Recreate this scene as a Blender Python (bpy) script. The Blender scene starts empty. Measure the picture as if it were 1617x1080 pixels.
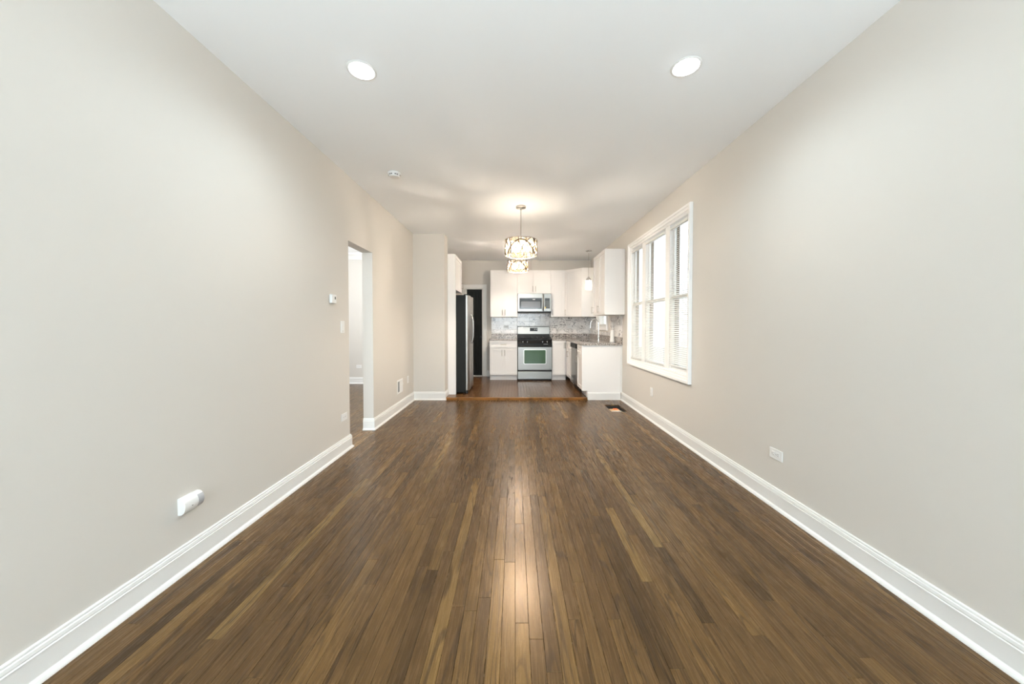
import bpy, bmesh, math, random
from mathutils import Vector, Matrix
random.seed(11)
S = bpy.context.scene
C = S.collection
PI = math.pi

# ------------------------------------------------------------------ camera, world, exposure, light
W_PX, H_PX, F_PX = 1617.0, 1080.0, 540.0
PITCH = math.radians(1.2)
CAM_Z = 1.275
cam = bpy.data.cameras.new('camera')
cam.sensor_fit = 'HORIZONTAL'; cam.sensor_width = 36.0
cam.lens = F_PX / W_PX * 36.0
cam.shift_x = -3.5 / W_PX
cam.shift_y = -(27.0 - F_PX * math.tan(PITCH)) / W_PX
cam.clip_start = 0.03
camo = bpy.data.objects.new('camera', cam); C.objects.link(camo)
camo.location = (0, 0, CAM_Z)
camo.rotation_euler = (PI / 2 - PITCH, 0, 0)
S.camera = camo

S.view_settings.view_transform = 'Standard'
S.view_settings.look = 'None'
S.view_settings.gamma = 1.0
S.view_settings.exposure = 0.33
S.view_settings.use_curve_mapping = False
S.cycles.use_denoising = True
S.cycles.max_bounces = 14
S.cycles.diffuse_bounces = 12
S.cycles.glossy_bounces = 6
S.cycles.transparent_max_bounces = 24
S.cycles.sample_clamp_indirect = 8.0

world = bpy.data.worlds.new('World'); S.world = world
world.use_nodes = True
bg = world.node_tree.nodes['Background']
bg.inputs[0].default_value = (0.88, 0.94, 1.0, 1); bg.inputs[1].default_value = 2.5


def lamp(name, kind, loc, energy, color=(1, 1, 1), rot=(0, 0, 0), **kw):
    l = bpy.data.lights.new(name, kind); l.energy = energy; l.color = color
    for k, v in kw.items(): setattr(l, k, v)
    o = bpy.data.objects.new(name, l); C.objects.link(o)
    o.location = loc; o.rotation_euler = rot
    return o


COOL = (0.79, 0.935, 1.0)
WARM = (1.0, 0.80, 0.60)
CEIL = 2.812
CANS = [(-0.922, 2.10), (1.024, 2.07)]
for (x, y, w) in [(a, b, 51.0) for a, b in CANS] + [(-0.92, -1.0, 24.0), (1.02, -1.0, 24.0), (-0.92, -3.6, 26.0), (1.02, -3.6, 26.0)]:
    lamp('recessed_lamp', 'SPOT', (x, y, CEIL - 0.02), w, COOL, spot_size=math.radians(164), spot_blend=0.85, shadow_soft_size=0.06)
# daylight through the front window of the room, behind the camera
lamp('front_window_daylight', 'AREA', (0.05, -5.13, 1.6), 165.0, (0.83, 0.94, 1.0), rot=(PI / 2 + math.radians(30), 0, 0), shape='RECTANGLE', size=3.0, size_y=1.8)
# two unseen spots added behind the viewpoint to brighten the ceiling
for x in (-1.0, 1.1):
    lamp('ceiling_fill_spot', 'SPOT', (x, -2.0, 1.3), 340.0, (0.80, 0.935, 1.0), rot=(PI, 0, 0), spot_size=math.radians(168), spot_blend=0.5, shadow_soft_size=0.15)
pl = lamp('window_portal', 'AREA', (1.83 + 0.30, 4.48, 1.6), 1.0, rot=(0, PI / 2, 0), shape='RECTANGLE', size=1.8, size_y=1.85)
pl.data.cycles.is_portal = True
# daylight of the side room
lamp('side_room_daylight', 'AREA', (-4.9, 2.9, 1.6), 100.0, (0.90, 0.97, 1.0), rot=(0, -PI / 2, 0), shape='RECTANGLE', size=1.5, size_y=2.2)
lamp('side_room_fill', 'POINT', (-3.0, 5.6, 2.3), 66.0, (0.96, 0.98, 1.0), shadow_soft_size=0.1)  # added fill light, no such lamp known, brightens the side room
PENDANT_GLOW = 1000.0
PENDANT_GLOW2 = 580.0
MINI_GLOW = 120.0

# ------------------------------------------------------------------ materials
MATS = {}


def pm(name, col, rough=0.5, metal=0.0, emit=None, estr=0.0, spec=0.5, bump=None, coat=0.0):
    m = bpy.data.materials.new(name); m.use_nodes = True
    nt = m.node_tree; b = nt.nodes['Principled BSDF']
    b.inputs['Base Color'].default_value = (*col, 1)
    b.inputs['Roughness'].default_value = rough
    b.inputs['Metallic'].default_value = metal
    b.inputs['Specular IOR Level'].default_value = spec
    b.inputs['Coat Weight'].default_value = coat
    if emit:
        b.inputs['Emission Color'].default_value = (*emit, 1)
        b.inputs['Emission Strength'].default_value = estr
    if bump:
        tc = nt.nodes.new('ShaderNodeNewGeometry')
        n = nt.nodes.new('ShaderNodeTexNoise'); n.inputs['Scale'].default_value = bump[0]; n.inputs['Detail'].default_value = 3
        bp = nt.nodes.new('ShaderNodeBump'); bp.inputs['Strength'].default_value = bump[1]; bp.inputs['Distance'].default_value = 0.002
        nt.links.new(tc.outputs['Position'], n.inputs['Vector'])
        nt.links.new(n.outputs['Fac'], bp.inputs['Height'])
        nt.links.new(bp.outputs['Normal'], b.inputs['Normal'])
    MATS[name] = m
    return m


class NT:
    def __init__(s, mat):
        s.nt = mat.node_tree; s.b = s.nt.nodes['Principled BSDF']

    def n(s, t, **kw):
        x = s.nt.nodes.new('ShaderNode' + t)
        for k, v in kw.items(): setattr(x, k, v)
        return x

    def link(s, a, b): s.nt.links.new(a, b)

    def math(s, op, a, b=None, c=None):
        x = s.n('Math', operation=op)
        for i, v in enumerate((a, b, c)):
            if v is None: continue
            if isinstance(v, (int, float)): x.inputs[i].default_value = v
            else: s.link(v, x.inputs[i])
        return x.outputs[0]

    def comb(s, x, y, z):
        c = s.n('CombineXYZ')
        for i, v in enumerate((x, y, z)):
            if isinstance(v, (int, float)): c.inputs[i].default_value = v
            else: s.link(v, c.inputs[i])
        return c.outputs[0]

    def noise(s, vec, scale=1.0, detail=3.0, rough=0.5, dist=0.0):
        x = s.n('TexNoise'); s.link(vec, x.inputs['Vector'])
        x.inputs['Scale'].default_value = scale; x.inputs['Detail'].default_value = detail
        x.inputs['Roughness'].default_value = rough; x.inputs['Distortion'].default_value = dist
        return x.outputs['Fac']

    def ramp(s, fac, stops, interp='LINEAR'):
        r = s.n('ValToRGB'); cr = r.color_ramp; cr.interpolation = interp
        while len(cr.elements) < len(stops): cr.elements.new(0.5)
        for e, (p, c) in zip(cr.elements, stops):
            e.position = p; e.color = (*c, 1) if len(c) == 3 else c
        s.link(fac, r.inputs[0])
        return r.outputs[0]

    def mix(s, fac, a, b, mode='MIX'):
        m = s.n('Mix', data_type='RGBA', blend_type=mode)
        for i, v in ((0, fac), (6, a), (7, b)):
            if isinstance(v, (int, float)): m.inputs[i].default_value = v
            elif isinstance(v, tuple): m.inputs[i].default_value = (*v, 1)
            else: s.link(v, m.inputs[i])
        return m.outputs[2]


def wood(name, across=False, tint=(1, 1, 1), rough=0.27):
    m = pm(name, (0.1, 0.06, 0.03), rough); t = NT(m)
    g = t.n('NewGeometry'); sp = t.n('SeparateXYZ'); t.link(g.outputs['Position'], sp.inputs[0])
    at = t.n('Attribute', attribute_name='rnd'); r = at.outputs['Fac']
    ax, ay = (sp.outputs[1], sp.outputs[0]) if across else (sp.outputs[0], sp.outputs[1])
    x = t.math('ADD', ax, t.math('MULTIPLY', r, 37.1)); y = t.math('ADD', ay, t.math('MULTIPLY', r, 91.7))
    z = t.math('MULTIPLY', r, 53.0)
    r2 = t.math('FRACT', t.math('MULTIPLY', r, 17.37))
    r3 = t.math('FRACT', t.math('MULTIPLY', r, 53.91))
    base = t.ramp(r, [(0, (0.062 * tint[0], 0.037 * tint[1], 0.018 * tint[2])), (0.3, (0.090 * tint[0], 0.052 * tint[1], 0.0235 * tint[2])),
                      (0.7, (0.116 * tint[0], 0.067 * tint[1], 0.028 * tint[2])), (0.9, (0.148 * tint[0], 0.087 * tint[1], 0.034 * tint[2])), (1, (0.18 * tint[0], 0.112 * tint[1], 0.045 * tint[2]))])
    pore = t.noise(t.comb(t.math('MULTIPLY', x, 190.0), t.math('MULTIPLY', y, 6.0), z), 1.0, 4.0, 0.65)
    fleck = t.noise(t.comb(t.math('MULTIPLY', x, 480.0), t.math('MULTIPLY', y, 110.0), z), 1.0, 2.0, 0.6)
    low = t.noise(t.comb(t.math('MULTIPLY', x, 13.0), t.math('MULTIPLY', y, 1.3), z), 1.0, 1.5, 0.4, 0.4)
    rings = t.math('SINE', t.math('MULTIPLY', low, t.math('MULTIPLY_ADD', r2, 45.0, 32.0)))
    ringm = t.ramp(rings, [(0.0, (0, 0, 0)), (0.5, (0, 0, 0)), (0.92, (1, 1, 1))])
    ring_amt = t.math('MULTIPLY', t.ramp(r3, [(0.2, (0.25, 0.25, 0.25)), (0.75, (1, 1, 1))]), ringm)
    blotch = t.noise(t.comb(t.math('MULTIPLY', x, 12.0), t.math('MULTIPLY', y, 2.2), z), 1.0, 2.0)
    c1 = t.mix(1.0, base, t.ramp(pore, [(0.3, (0.78, 0.765, 0.74)), (0.55, (1.0, 1.0, 1.0)), (0.8, (1.16, 1.14, 1.1))]), 'MULTIPLY')
    c2 = t.mix(1.0, c1, t.ramp(fleck, [(0.25, (0.84, 0.84, 0.84)), (0.5, (1, 1, 1)), (0.75, (1.12, 1.11, 1.08))]), 'MULTIPLY')
    c3 = t.mix(1.0, c2, t.ramp(blotch, [(0.3, (0.8, 0.8, 0.82)), (0.7, (1.2, 1.18, 1.12))]), 'MULTIPLY')
    c4 = t.mix(t.math('MULTIPLY', ring_amt, 0.62), c3, (0.030, 0.019, 0.012))
    t.link(c4, t.b.inputs['Base Color']); t.b.inputs['Specular Tint'].default_value = (1.0, 0.66, 0.36, 1); t.b.inputs['Specular IOR Level'].default_value = 0.30
    t.link(t.math('ADD', t.math('MULTIPLY', pore, 0.10), rough - 0.05), t.b.inputs['Roughness'])
    bp = t.n('Bump'); bp.inputs['Strength'].default_value = 0.06; bp.inputs['Distance'].default_value = 0.0004
    t.link(t.math('SUBTRACT', pore, t.math('MULTIPLY', ring_amt, 0.5)), bp.inputs['Height']); t.link(bp.outputs[0], t.b.inputs['Normal'])
    return m


M_FLOOR = wood('oak_floor')
M_KFLOOR = wood('kitchen_oak', tint=(1.05, 0.92, 0.9), rough=0.26)
M_XFLOOR = wood('cross_oak', across=True, tint=(1.1, 0.9, 0.85), rough=0.26)
M_NOSE = wood('nosing_oak', across=True, tint=(1.9, 1.5, 1.1), rough=0.35)
M_SUB = pm('subfloor', (0.12, 0.08, 0.045), 0.8)
M_WALL = pm('wall_paint', (0.60, 0.574, 0.535), 0.55, spec=0.3, bump=(260, 0.05))
M_CEIL = pm('ceiling_paint', (0.90, 0.925, 0.95), 0.7, spec=0.2, bump=(200, 0.04))
M_TRIM = pm('trim_paint', (0.75, 0.75, 0.74), 0.32, spec=0.45)
M_CAB = pm('cabinet_paint', (0.80, 0.79, 0.785), 0.35, spec=0.45)
M_MATTBLK = pm('matte_black', (0.02, 0.02, 0.02), 0.8)  # black of the duct walls and the refrigerator gasket
M_VINYL = pm('window_vinyl', (0.82, 0.82, 0.81), 0.35)
M_BRICK = pm('brick_reveal', (0.16, 0.115, 0.075), 0.85)
M_WTRIM = pm('trim_paint_lit', (0.84, 0.84, 0.835), 0.35)  # trim paint in a lighter colour to offset the shade at the windows
M_STEEL = pm('stainless', (0.27, 0.262, 0.248), 0.28, 1.0)
M_STEELF = pm('stainless_lit', (0.46, 0.45, 0.43), 0.3, 1.0)  # same steel as M_STEEL, lighter colour standing in for brighter reflections
M_CHROME = pm('chrome', (0.85, 0.85, 0.85), 0.1, 1.0)
M_NICKEL = pm('brushed_nickel', (0.50, 0.48, 0.45), 0.3, 1.0)
M_BLACK = pm('gloss_black', (0.008, 0.008, 0.009), 0.2, spec=0.25)
M_BLACKM = pm('satin_black', (0.010, 0.011, 0.011), 0.42, spec=0.28)
M_IRON = pm('cast_iron', (0.010, 0.010, 0.011), 0.4, spec=0.3)
M_FRIDGE = pm('fridge_black', (0.012, 0.014, 0.014), 0.5, spec=0.22, bump=(500, 0.35))
M_DOORBLK = pm('door_black', (0.008, 0.010, 0.009), 0.55, spec=0.2)
M_GLASSB = pm('black_glass', (0.02, 0.022, 0.024), 0.06)
M_GLASSG = pm('green_glass', (0.040, 0.098, 0.048), 0.12)
M_PLAST = pm('white_plastic', (0.77, 0.77, 0.765), 0.35)
M_GREYP = pm('grey_plastic', (0.42, 0.42, 0.44), 0.3)
M_SLOT = pm('slot_dark', (0.10, 0.10, 0.10), 0.6)
M_GREYMARK = pm('grey_mark', (0.45, 0.45, 0.45), 0.4)
M_LCD = pm('lcd', (0.14, 0.15, 0.13), 0.2)
M_YELLOW = pm('yellow_sticker', (0.85, 0.6, 0.04), 0.5)
M_GROUT = pm('grout', (0.62, 0.60, 0.57), 0.7)
M_TAN = pm('raw_wood', (0.62, 0.42, 0.24), 0.7, bump=(60, 0.3))
M_ORANGE = pm('orange_plastic', (0.85, 0.18, 0.04), 0.4)
M_PIPE = pm('grey_pipe', (0.6, 0.6, 0.58), 0.45)
M_LENS = pm('lamp_lens', (0.9, 0.9, 0.9), 0.5, emit=(0.98, 1.0, 1.0), estr=14.0)
M_BULB = pm('warm_bulb', (0.9, 0.9, 0.9), 0.5, emit=(1.0, 0.85, 0.68), estr=PENDANT_GLOW)
M_BULB2 = pm('warm_bulb_kitchen', (0.9, 0.9, 0.9), 0.5, emit=(1.0, 0.85, 0.70), estr=PENDANT_GLOW2)
M_MINIB = pm('mini_bulb', (0.9, 0.9, 0.9), 0.5, emit=(1.0, 0.88, 0.72), estr=MINI_GLOW)
M_WIRE = pm('branch_wire', (0.14, 0.105, 0.07), 0.4, 0.7)

# thin panes and crystals


def thin(name, parts):
    m = bpy.data.materials.new(name); m.use_nodes = True; nt = m.node_tree
    nt.nodes.remove(nt.nodes['Principled BSDF']); out = nt.nodes['Material Output']
    prev = None; tot = 0.0
    for kind, col, rough, w in parts:
        b = nt.nodes.new(kind); b.inputs['Color'].default_value = (*col, 1)
        if rough is not None: b.inputs['Roughness'].default_value = rough
        tot += w
        if prev is None: prev = b.outputs[0]
        else:
            mx = nt.nodes.new('ShaderNodeMixShader'); mx.inputs[0].default_value = w / tot
            nt.links.new(prev, mx.inputs[1]); nt.links.new(b.outputs[0], mx.inputs[2]); prev = mx.outputs[0]
    nt.links.new(prev, out.inputs['Surface'])
    return m


M_PANE = thin('window_pane', [('ShaderNodeBsdfTransparent', (0.95, 0.97, 0.97), None, 0.93), ('ShaderNodeBsdfGlossy', (1, 1, 1), 0.02, 0.07)])
M_CRYSTAL = thin('crystal', [('ShaderNodeBsdfTranslucent', (0.85, 0.72, 0.50), None, 0.5), ('ShaderNodeBsdfTransparent', (1, 1, 1), None, 0.2), ('ShaderNodeBsdfGlossy', (1, 0.97, 0.92), 0.15, 0.3)])
M_SLAT = thin('blind_slat', [('ShaderNodeBsdfDiffuse', (0.82, 0.82, 0.81), None, 0.62), ('ShaderNodeBsdfTranslucent', (0.92, 0.91, 0.88), None, 0.38)])
M_OPAL = thin('opal_diffuser', [('ShaderNodeBsdfTranslucent', (0.95, 0.93, 0.9), None, 0.5), ('ShaderNodeBsdfDiffuse', (0.9, 0.9, 0.9), None, 0.2), ('ShaderNodeBsdfTransparent', (1, 1, 1), None, 0.3)])
M_FROST = thin('frosted_crystal', [('ShaderNodeBsdfTranslucent', (1, 0.98, 0.95), None, 0.6), ('ShaderNodeBsdfTransparent', (1, 1, 1), None, 0.25), ('ShaderNodeBsdfGlossy', (1, 1, 1), 0.1, 0.15)])


def stone_marble():
    m = pm('marble_tile', (0.8, 0.78, 0.76), 0.12); t = NT(m)
    g = t.n('NewGeometry'); at = t.n('Attribute', attribute_name='rnd')
    v = t.n('VectorMath', operation='ADD'); t.link(g.outputs['Position'], v.inputs[0])
    r = at.outputs['Fac']
    t.link(t.comb(t.math('MULTIPLY', r, 3.0), t.math('MULTIPLY', r, 7.0), t.math('MULTIPLY', r, 5.0)), v.inputs[1])
    n = t.noise(v.outputs[0], 5.5, 4.0, 0.55, 1.2)
    ridge = t.math('ABSOLUTE', t.math('SUBTRACT', n, 0.5))
    vein = t.ramp(ridge, [(0.0, (1, 1, 1)), (0.012, (0.8, 0.8, 0.8)), (0.03, (0, 0, 0))])
    n2 = t.noise(v.outputs[0], 4.0, 3.0, 0.6)
    vm = t.math('MULTIPLY', vein, t.ramp(n2, [(0.42, (0, 0, 0)), (0.6, (1, 1, 1))]))
    base = t.ramp(t.noise(v.outputs[0], 7.0, 4.0), [(0.3, (0.62, 0.605, 0.60)), (0.5, (0.82, 0.80, 0.785)), (0.8, (0.88, 0.87, 0.86))])
    t.link(t.mix(vm, base, (0.10, 0.10, 0.105)), t.b.inputs['Base Color'])
    return m


def stone_granite():
    m = pm('granite', (0.4, 0.36, 0.34), 0.14); t = NT(m)
    g = t.n('NewGeometry'); p = g.outputs['Position']
    a = t.ramp(t.noise(p, 42.0, 3.0, 0.7), [(0.36, (0.06, 0.055, 0.05)), (0.45, (0.28, 0.25, 0.23)), (0.55, (0.50, 0.455, 0.42)), (0.68, (0.70, 0.66, 0.62))])
    b = t.ramp(t.noise(p, 70.0, 2.0, 0.7), [(0.36, (0.05, 0.05, 0.05)), (0.45, (1, 1, 1))])
    t.link(t.mix(1.0, a, b, 'MULTIPLY'), t.b.inputs['Base Color'])
    return m


M_MARBLE = stone_marble()
M_GRANITE = stone_granite()


# ------------------------------------------------------------------ mesh helpers
class MB:
    def __init__(s): s.v = []; s.f = []; s.a = []; s.cur = 0.0; s.smooth = False

    def add(s, vs, fs):
        o = len(s.v); s.v += [tuple(v) for v in vs]
        for f in fs: s.f.append(tuple(i + o for i in f)); s.a.append(s.cur)
        return s

    def box(s, x0, y0, z0, x1, y1, z1):
        x0, x1 = sorted((x0, x1)); y0, y1 = sorted((y0, y1)); z0, z1 = sorted((z0, z1))
        vs = [(x, y, z) for z in (z0, z1) for y in (y0, y1) for x in (x0, x1)]
        return s.add(vs, [(0, 2, 3, 1), (4, 5, 7, 6), (0, 1, 5, 4), (2, 6, 7, 3), (0, 4, 6, 2), (1, 3, 7, 5)])

    def rbox(s, x0, y0, z0, x1, y1, z1, r=0.004, seg=2):
        x0, x1 = sorted((x0, x1)); y0, y1 = sorted((y0, y1)); z0, z1 = sorted((z0, z1))
        bm = bmesh.new(); bmesh.ops.create_cube(bm, size=1.0)
        for v in bm.verts:
            v.co = Vector(((x0 + x1) / 2 + v.co.x * (x1 - x0), (y0 + y1) / 2 + v.co.y * (y1 - y0), (z0 + z1) / 2 + v.co.z * (z1 - z0)))
        r = min(r, 0.45 * min(x1 - x0, y1 - y0, z1 - z0))
        bmesh.ops.bevel(bm, geom=list(bm.edges), offset=r, segments=seg, affect='EDGES', profile=0.5)
        bm.verts.index_update()
        s.add([v.co.copy() for v in bm.verts], [[v.index for v in f.verts] for f in bm.faces]); bm.free()
        return s

    def tube(s, pts, r, n=8, cap=True, closed=False):
        pts = [Vector(p) for p in pts]; rs = r if isinstance(r, (list, tuple)) else [r] * len(pts)
        rings = []; up = None
        for i, p in enumerate(pts):
            a = pts[i - 1] if (i > 0 or closed) else pts[i]
            b = pts[(i + 1) % len(pts)] if (i < len(pts) - 1 or closed) else pts[i]
            d = (b - a).normalized()
            if up is None:
                up = Vector((0, 0, 1)) if abs(d.z) < 0.9 else Vector((1, 0, 0))
            u = (up - d * up.dot(d))
            if u.length < 1e-5: u = d.orthogonal()
            u.normalize(); w = d.cross(u); up = u
            rings.append([p + (u * math.cos(2 * PI * k / n) + w * math.sin(2 * PI * k / n)) * rs[i] for k in range(n)])
        vs = [v for g in rings for v in g]; fs = []
        m = len(rings)
        for i in range(m if closed else m - 1):
            j = (i + 1) % m
            for k in range(n): fs.append((i * n + k, i * n + (k + 1) % n, j * n + (k + 1) % n, j * n + k))
        if cap and not closed:
            fs.append(tuple(range(n))[::-1]); fs.append(tuple((m - 1) * n + k for k in range(n)))
        s.smooth = True
        return s.add(vs, fs)

    def lathe(s, prof, c=(0, 0, 0), n=32, axis='z'):
        vs = []; fs = []
        for (r, h) in prof:
            for k in range(n):
                a = 2 * PI * k / n; p = (r * math.cos(a), r * math.sin(a), h)
                if axis == 'x': p = (h, p[0], p[1])
                elif axis == 'y': p = (p[0], h, p[1])
                vs.append((p[0] + c[0], p[1] + c[1], p[2] + c[2]))
        for i in range(len(prof) - 1):
            for k in range(n): fs.append((i * n + k, i * n + (k + 1) % n, (i + 1) * n + (k + 1) % n, (i + 1) * n + k))
        if prof[0][0] > 1e-6: fs.append(tuple(range(n))[::-1])
        if prof[-1][0] > 1e-6: fs.append(tuple((len(prof) - 1) * n + k for k in range(n)))
        s.smooth = True
        return s.add(vs, fs)

    def prism(s, poly, axis, a, b):
        """extrude a 2D polygon along an axis: axis x -> poly (y,z), y -> (x,z), z -> (x,y)"""
        n = len(poly)
        def P(p, t): return {'x': (t, p[0], p[1]), 'y': (p[0], t, p[1]), 'z': (p[0], p[1], t)}[axis]
        vs = [P(p, a) for p in poly] + [P(p, b) for p in poly]
        fs = [tuple(range(n)), tuple(range(2 * n - 1, n - 1, -1))] + [(i, i + n, (i + 1) % n + n, (i + 1) % n) for i in range(n)]
        return s.add(vs, fs)

    def frame(s, org, U, V, N, u0, v0, u1, v1, prof):
        """mitred moulding round a rectangle; profile = (outward offset, height along N)"""
        org, U, V, N = map(Vector, (org, U, V, N)); vs = []; n = len(prof)
        for (cu, cv, su, sv) in ((u0, v0, -1, -1), (u1, v0, 1, -1), (u1, v1, 1, 1), (u0, v1, -1, 1)):
            for (w, d) in prof: vs.append(org + U * (cu + su * w) + V * (cv + sv * w) + N * d)
        fs = []
        for c in range(4):
            e = (c + 1) % 4
            for k in range(n): fs.append((c * n + k, e * n + k, e * n + (k + 1) % n, c * n + (k + 1) % n))
        return s.add(vs, fs)

    def sweep(s, path, prof, side=1):
        """baseboard: path of floor points (x,y[,z]); profile (offset from wall, z) on the left (side=1) of the path"""
        P = [Vector((p[0], p[1], 0)) for p in path]; n = len(prof); vs = []; fs = []
        for i, p in enumerate(P):
            ns = []
            if i > 0: d = (P[i] - P[i - 1]).normalized(); ns.append(Vector((-d.y, d.x, 0)) * side)
            if i < len(P) - 1: d = (P[i + 1] - P[i]).normalized(); ns.append(Vector((-d.y, d.x, 0)) * side)
            m = ns[0] if len(ns) == 1 else (ns[0] + ns[1]) / (1 + ns[0].dot(ns[1]))
            for (o, z) in prof: vs.append((p.x + m.x * o, p.y + m.y * o, z))
        for i in range(len(P) - 1):
            for k in range(n): fs.append((i * n + k, i * n + (k + 1) % n, (i + 1) * n + (k + 1) % n, (i + 1) * n + k))
        fs.append(tuple(range(n))); fs.append(tuple((len(P) - 1) * n + k for k in range(n))[::-1])
        return s.add(vs, fs)

    def plank(s, x0, x1, y0, y1, zt, th, rnd, ch=0.0009):
        s.cur = rnd
        b = [(x0, y0), (x1, y0), (x1, y1), (x0, y1)]
        t = [(x0 + ch, y0 + ch), (x1 - ch, y0 + ch), (x1 - ch, y1 - ch), (x0 + ch, y1 - ch)]
        vs = [(x, y, zt - th) for x, y in b] + [(x, y, zt - ch) for x, y in b] + [(x, y, zt) for x, y in t]
        fs = [(8, 9, 10, 11)]
        for k in range(4):
            j = (k + 1) % 4
            fs += [(k, j, 4 + j, 4 + k), (4 + k, 4 + j, 8 + j, 8 + k)]
        return s.add(vs, fs)

    def mesh(s, name, mat, fix=True):
        me = bpy.data.meshes.new(name); me.from_pydata(s.v, [], s.f); me.materials.append(mat)
        at = me.attributes.new('rnd', 'FLOAT', 'FACE')
        if any(s.a): at.data.foreach_set('value', s.a)
        if fix:
            bm = bmesh.new(); bm.from_mesh(me); bmesh.ops.recalc_face_normals(bm, faces=bm.faces); bm.to_mesh(me); bm.free()
        if s.smooth:
            for p in me.polygons: p.use_smooth = True
            try: me.set_sharp_from_angle(angle=math.radians(38))
            except Exception: pass
        me.update()
        return me


WM = {}


def tag(o, label=None, cat=None, group=None, kind=None):
    if label: o['label'] = label
    if cat: o['category'] = cat
    if group: o['group'] = group
    if kind: o['kind'] = kind
    return o


def E(name, label, cat, loc=(0, 0, 0), rz=0.0, group=None, kind=None):
    o = bpy.data.objects.new(name, None); C.objects.link(o); o.empty_display_size = 0.05
    o.location = loc; o.rotation_euler = (0, 0, rz)
    WM[o.name] = Matrix.Translation(loc) @ Matrix.Rotation(rz, 4, 'Z')
    return tag(o, label, cat, group, kind)


def O(mb, name, mat, parent=None, local=False, loc=None, label=None):
    """link a mesh; vertices are world coordinates unless local (then coordinates of the thing)"""
    if parent is not None:
        M = WM[parent.name]
        if not local:
            inv = M.inverted(); mb.v = [tuple(inv @ Vector(v)) for v in mb.v]
    else:
        M = Matrix.Translation(loc or (0, 0, 0))
        if not local: mb.v = [tuple(Vector(v) - Vector(loc or (0, 0, 0))) for v in mb.v]
    o = bpy.data.objects.new(name, mb.mesh(name, mat)); C.objects.link(o)
    if parent is not None: o.parent = parent; WM[o.name] = M
    else: o.location = loc or (0, 0, 0); WM[o.name] = M
    if label: o['label'] = label
    return o


def kids(o): return [c for c in bpy.data.objects if c.parent == o]


def copy_tree(o, parent=None):
    c = o.copy(); C.objects.link(c)
    if parent: c.parent = parent
    for k in kids(o): copy_tree(k, c)
    return c


# ------------------------------------------------------------------ main measures
XL, XR = -1.710, 1.830          # room walls
YR, YP, YB = -5.20, 5.790, 8.200  # rear wall, kitchen step, back wall
KZ = 0.039                      # kitchen floor height
WT = 0.124
DY0, DY1, DZ = 3.538, 4.139, 2.144   # cased-less opening in the left wall
PX, PY = -1.177, 6.055          # partition end and back
WY0, WY1, WZ0, WZ1 = 3.575, 5.390, 0.710, 2.482   # triple window rough opening
KY0, KY1, KZ0, KZ1 = 6.72, 7.44, 1.215, 2.36       # sink window rough opening
RT = 0.125                       # right wall thickness

# ------------------------------------------------------------------ walls and ceiling
def struct(name, mb, mat, label, cat):
    return tag(O(mb, name, mat), label, cat, kind='structure')


m = MB(); m.box(XL - WT, YR, 0, XL, DY0, CEIL); m.box(XL - WT, DY0, DZ, XL, DY1, CEIL); m.box(XL - WT, DY1, 0, XL, YB + 0.1, CEIL)
struct('wall_left', m, M_WALL, 'long pale grey wall with a plain doorway opening', 'wall')
m = MB()
m.box(XR, YR, 0, XR + RT, WY0, CEIL); m.box(XR, WY0, 0, XR + RT, WY1, WZ0); m.box(XR, WY0, WZ1, XR + RT, WY1, CEIL)
m.box(XR, WY1, 0, XR + RT, KY0, CEIL); m.box(XR, KY0, 0, XR + RT, KY1, KZ0); m.box(XR, KY0, KZ1, XR + RT, KY1, CEIL)
m.box(XR, KY1, 0, XR + RT, YB + 0.1, CEIL)
struct('wall_right', m, M_WALL, 'long pale grey wall that holds the triple window', 'wall')
BDX0, BDX1, BDZ = -1.155, -0.756, 2.142
m = MB(); m.box(XL, YB, 0, BDX0, YB + 0.1, CEIL); m.box(BDX0, YB, BDZ, BDX1, YB + 0.1, CEIL); m.box(BDX1, YB, 0, XR, YB + 0.1, CEIL)
m.box(BDX0 - 0.05, YB + 0.1, 0, BDX1 + 0.05, YB + 0.16, CEIL)
struct('wall_back', m, M_WALL, 'beige kitchen wall above and behind the white cabinets', 'wall')
m = MB(); m.box(XL, YP, 0, PX, PY, CEIL)
struct('wall_partition', m, M_WALL, 'short beige wall stub in front of the refrigerator', 'wall')
FWX0, FWX1, FWZ0, FWZ1 = -1.5, 1.6, 0.65, 2.5
m = MB(); m.box(XL, YR - 0.15, 0, FWX0, YR, CEIL); m.box(FWX1, YR - 0.15, 0, XR, YR, CEIL)
m.box(FWX0, YR - 0.15, 0, FWX1, YR, FWZ0); m.box(FWX0, YR - 0.15, FWZ1, FWX1, YR, CEIL)
struct('wall_rear', m, M_WALL, 'front room wall with a window behind the viewpoint', 'wall')
m = MB(); m.box(-5.1, YR - 0.15, CEIL, XR + RT, YB + 0.16, CEIL + 0.08)
struct('ceiling', m, M_CEIL, 'smooth white ceiling over the whole room', 'ceiling')
# side room seen through the opening
m = MB(); m.box(-5.0, 7.40, 0, XL - WT, 7.50, CEIL)
struct('wall_side_room', m, M_WALL, 'bright white far wall seen through the doorway opening', 'wall')
m = MB(); m.box(-5.1, 1.5, 0, -5.0, 7.5, CEIL); m.box(-5.0, 1.4, 0, XL - WT, 1.5, CEIL)
struct('wall_side_room_outer', m, M_WALL, 'side room wall hidden beyond the doorway', 'wall')
m = MB(); m.prism([(7.40, CEIL), (7.30, CEIL), (7.30, CEIL - 0.03), (7.34, CEIL - 0.06), (7.37, CEIL - 0.11), (7.385, CEIL - 0.135), (7.40, CEIL - 0.14)], 'x', -5.0, XL - WT)
struct('trim_1', m, M_TRIM, 'white crown moulding at the top of the side room wall', 'crown moulding')
m = MB(); m.box(XR + 0.4, -25, -0.75, 40, 30, -0.65)
struct('ground', m, pm('ground_concrete', (0.36, 0.35, 0.33), 0.9), 'grey paved ground outside the triple window', 'ground')
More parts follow.
